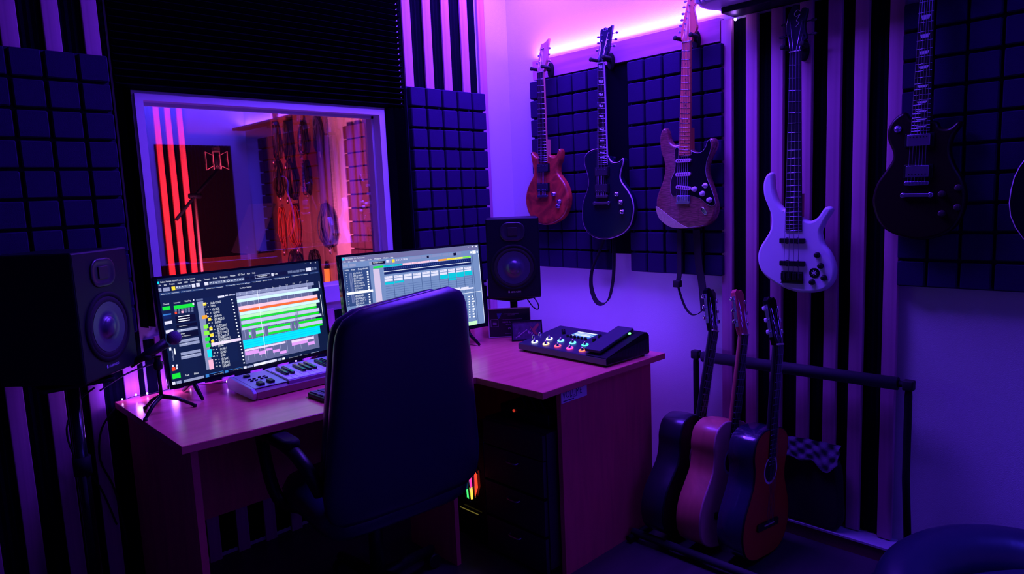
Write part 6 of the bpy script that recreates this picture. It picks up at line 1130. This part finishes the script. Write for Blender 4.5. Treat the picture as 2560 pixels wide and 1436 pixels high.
# ------------------------------------------------------------------ leather armchair, bottom right
am = thing('leather_armchair', 'dark leather armchair with a rounded back in the bottom right corner', 'armchair', frame((-.50, -2.55, 0), Vector((.80, -.60, 0)), Vector((.60, .80, 0)), (0, 0, 1)))
MB().prism(smooth([(-.36, -.30), (-.38, .1), (-.30, .34), (0, .40), (.30, .34), (.38, .1), (.36, -.30), (0, -.36)], 4), [(.02, .05), (0, .08), (0, .18), (.03, .20)]).build('base', leather, am)
def roll(pts, r, nm, sq=1.0):
    MB().tube(smooth(pts, 6, False), r, 18).build(nm, leather, am)
mb = MB(); vs = []; fs = []; n = 28; K = 18
for i in range(n+1):
    a = PI*i/n; cx_, cy_ = .33*math.cos(a), .06+.27*math.sin(a); h = .215+.07*math.sin(a)**.7
    for k in range(K):
        b = 2*PI*k/K; rr_ = .095; nx_, ny_ = math.cos(a), math.sin(a)
        d = rr_*math.cos(b); zz = (h-.075+.10*math.sin(b)) if math.sin(b) > 0 else .12+.05*math.sin(b)
        wr = 1+.02*math.sin(i*2.2+k)
        vs.append((cx_+nx_*d*wr, cy_+ny_*d*wr, zz))
for i in range(n):
    for k in range(K): l = (k+1) % K; fs.append((i*K+k, i*K+l, (i+1)*K+l, (i+1)*K+k))
fs += [tuple(range(K-1, -1, -1)), tuple(n*K+k for k in range(K))]
mb.add(vs, fs, True).build('curved_back', leather, am)
MB().prism(smooth([(-.23, -.30), (-.22, .12), (0, .22), (.22, .12), (.23, -.30), (0, -.33)], 4), [(.01, .19), (0, .20), (0, .22), (.04, .245)]).build('seat_cushion', leather, am)
for x, y in ((-.28, -.25), (.28, -.25), (-.25, .25), (.25, .25)): MB().tube([(x, y, 0), (x, y, .06)], .02, 10).build('leg', blackm, am)
# small things on the floor at the left
# ------------------------------------------------------------------ the booth behind the glass
bsl = ['first', 'second', 'third', 'fourth']
for i, x in enumerate((-1.085, -.960, -.879, -.794)):
    o = MB().rbox((0, 0, 0), (.041, .02, 2.7), .003, .001).build('pine_slat', pine) if i == 0 else o.copy()
    if i: COL.objects.link(o)
    o.location = (x+.0205, 2.815, 1.36); tag(o, 'red-lit pine slat in the booth, %s from the left in the window' % bsl[i], 'wall slat', 'red-lit booth slats')
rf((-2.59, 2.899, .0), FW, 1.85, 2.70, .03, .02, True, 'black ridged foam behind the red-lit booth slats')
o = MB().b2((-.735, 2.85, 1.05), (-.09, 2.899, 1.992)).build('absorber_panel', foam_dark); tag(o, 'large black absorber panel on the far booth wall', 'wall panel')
for i, (z, y) in enumerate(((1.50, .0), (1.0075, 0), (.515, 0))):
    for j, yy in enumerate((1.685, 1.19)):
        if not (i or j):
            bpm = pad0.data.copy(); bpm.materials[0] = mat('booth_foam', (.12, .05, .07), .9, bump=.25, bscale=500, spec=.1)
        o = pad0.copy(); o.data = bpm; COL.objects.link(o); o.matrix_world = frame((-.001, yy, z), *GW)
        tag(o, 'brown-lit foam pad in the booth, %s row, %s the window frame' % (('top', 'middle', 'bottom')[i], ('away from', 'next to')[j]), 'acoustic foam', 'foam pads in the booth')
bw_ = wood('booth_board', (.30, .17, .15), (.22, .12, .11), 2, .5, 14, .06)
for i, (a, b) in enumerate(((2.84, 2.52), (2.455, 2.29), (2.25, 2.12), (2.09, 1.965))):
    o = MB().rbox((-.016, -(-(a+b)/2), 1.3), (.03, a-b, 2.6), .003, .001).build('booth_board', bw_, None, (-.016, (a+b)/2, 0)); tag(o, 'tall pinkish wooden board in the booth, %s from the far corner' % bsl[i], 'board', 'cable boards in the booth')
o = MB().b2((-.0009, 1.965, 0), (-.0002, 2.86, 2.6)).build('gap_shade_sheet', foam_dark); tag(o, 'added black sheet that shades the gaps between the booth boards', 'wall panel')  # added black sheet standing in for shade behind the boards
def coil(y, z, w_, h, n, label, m, r=.0042, plug=True, seed=0, x0=-.045):
    rnd = random.Random(seed)
    t = thing('cable_coil', label, 'cable', (x0, y, z+h/2), 'coiled cables hanging in the booth')
    mb = MB()
    for k in range(n):
        ww = w_/2*rnd.uniform(.55, 1.0); hh = h*rnd.uniform(.82, 1.0); ox = rnd.uniform(-.3, .3)*w_*.35; dx = rnd.uniform(-.03, .015); pts = []
        for i in range(28):
            a = 2*PI*i/28; s = math.sin(a/2)
            px_ = ww*math.sin(a)*(.35+.65*s**1.2)+ox*s; pz = -hh*(1-math.cos(a))/2
            pts.append((dx+.01*math.sin(a*2+k), -px_, pz+rnd.uniform(-.002, .002)))
        mb.tube(pts, r, 6, True)
    mb.build('loops', m, t)
    MB().tube([(.03, 0, .012), (-.02, 0, .012), (-.03, 0, .004), (-.028, 0, -.008)], .003, 6).build('hook', chrome, t)
    MB().tube([(-.02, .03, -.02), (-.022, .035, -.10)], .006, 8).build('tie', m, t)
    if plug:
        s = rnd.choice((-1, 1)); MB().tube([(-.035, s*w_*.25, -h*.92), (-.035, s*w_*.28, -h*1.08)], .008, 10).build('plug', nickel, t)
    return t
cblk = mat('cable_rubber', (.012, .011, .018), .45); cred = mat('orange_cable', (.34, .06, .03), .45); cblu = mat('navy_cable', (.05, .04, .13), .4)
specs = [(2.703, 1.968, .143, .322, 9, 'black cable coil, leftmost of the top row in the booth', cblk), (2.498, 1.935, .142, .362, 16, 'dense black cable coil, second of the top row in the booth', cblk),
         (2.242, 1.959, .14, .26, 6, 'thin black cable loop, third of the top row in the booth', cblk), (2.02, 1.953, .16, .29, 14, 'dark cable coil with silver plugs, right end of the top row', cblu),
         (2.717, 1.658, .17, .308, 14, 'thick black cable coil, leftmost of the second row', cblk), (2.494, 1.647, .216, .332, 18, 'bulky black cable coil, middle of the second row', cblk),
         (2.247, 1.65, .123, .271, 8, 'black cable coil, right end of the second row', cblk), (2.726, 1.24, .151, .371, 4, 'orange cable loops, leftmost of the third row', cred),
         (2.512, 1.258, .241, .361, 8, 'orange cable coil, middle of the third row', cred), (1.998, 1.264, .261, .353, 15, 'large violet-blue cable coil right above the gap between the monitors', cblu),
         (2.23, 1.0, .16, .16, 8, 'small dark coil just above the left monitor, rightmost', cblk), (2.555, .98, .256, .18, 9, 'dark coil just above the left monitor, leftmost', cblk)]
for i, s_ in enumerate(specs): coil(*s_, seed=i+3)
# vertical lamp tube by the boards
lt = thing('lamp_tube', 'glowing orange upright lamp seen between the two monitors', 'lamp', (-.06, 2.04, .70))
MB().tube([(0, 0, .0), (0, 0, .24)], .020, 14).build('tube', emit('orange_tube', (1, .14, .02), 3.5), lt)
MB().tube([(0, 0, -.70), (0, 0, 0)], .024, 14).build('post', blackm, lt)
MB().tube([(0, 0, .24), (0, 0, .30)], [.02, .006], 14).build('cap', blackm, lt)
# studio microphone in its shock mount, stand, music stand
sm = thing('studio_microphone', 'studio microphone in a star-shaped wire shock mount inside the booth', 'microphone', (-1.045, 1.5, 1.725))
wire = mat('red_wire', (.85, .35, .32), .35)
FR = frame((0, 0, 0), Vector((.9, -.43, 0)), (0, 0, 1), Vector((-.43, -.9, 0)))
sq = lambda pts, r=.0018: MB().tube([FR @ Vector(p) for p in pts], r, 6, True)
for i, (c, s_) in enumerate(((-.042, -1), (.042, 1))):
    a = [(c*.35, .048, .03), (c*1.4, .062, .01), (c*1.4, -.055, .01), (c*.35, -.035, .03), (c*.35, .005, .03)]
    a = [(c*.4, .030, .02), (c*1.5, .055, .0), (c*1.45, .005, 0), (c*1.5, -.055, .0), (c*.4, -.030, .02), (c*.5, 0, .02)]
    sq(a).build('wire_wing', wire, sm)
sq([(-.018, .052, .03), (.020, .052, .03), (.020, -.055, .03), (0, -.03, .03), (-.018, -.055, .03)]).build('wire_wing', wire, sm)
sq([(-.02, .045, -.03), (.02, .045, -.03), (.02, -.045, -.03), (-.02, -.045, -.03)]).build('wire_wing', wire, sm)
MB().tube([(0, 0, -.05), (0, 0, .045)], .021, 16).build('microphone_body', blackm, sm)
MB().lathe([(.021, 0), (.022, .03), (.016, .042), (0, .046)], 16, Matrix.Translation((0, 0, .045))).build('grille', mat('booth_grille', (.12, .08, .08), .4, .6), sm)
sd_ = thing('microphone_stand', 'slim microphone stand with a boom arm, edge lit red in the booth', 'microphone stand', (-1.197, 1.5, 0))
MB().tube([(0, 0, .03), (0, 0, 1.50)], .0075, 10).build('pole', mat('stand_metal', (.75, .35, .28), .3, .3), sd_)
MB().tube([(-.14, -.06, 1.38), (-.0, 0, 1.515), (.15, 0, 1.67)], .010, 10).build('boom_arm', blackm, sd_)
MB().tube([(-.035, 0, 1.515), (.035, 0, 1.515)], .016, 10).build('clutch', blackm, sd_)
MB().lathe([(.13, 0), (.13, .015), (.02, .03), (0, .03)], 24).build('base', blackm, sd_)
mu = thing('music_stand', 'black music stand with a tilted desk in the booth', 'music stand', (-.90, 1.5, 0))
MB().tube([(0, 0, .02), (0, 0, 1.19)], .009, 10).build('pole', nickel, mu)
MB().box((.06, .04, 1.30), (.015, .36, .34), Matrix.Translation((.06, .04, 1.30)) @ Matrix.Rotation(.45, 4, 'Y') @ Matrix.Translation((-.06, -.04, -1.30))).build('desk_plate', blackm, mu)
MB().lathe([(.14, 0), (.14, .012), (.02, .025), (0, .025)], 24).build('base', blackm, mu)
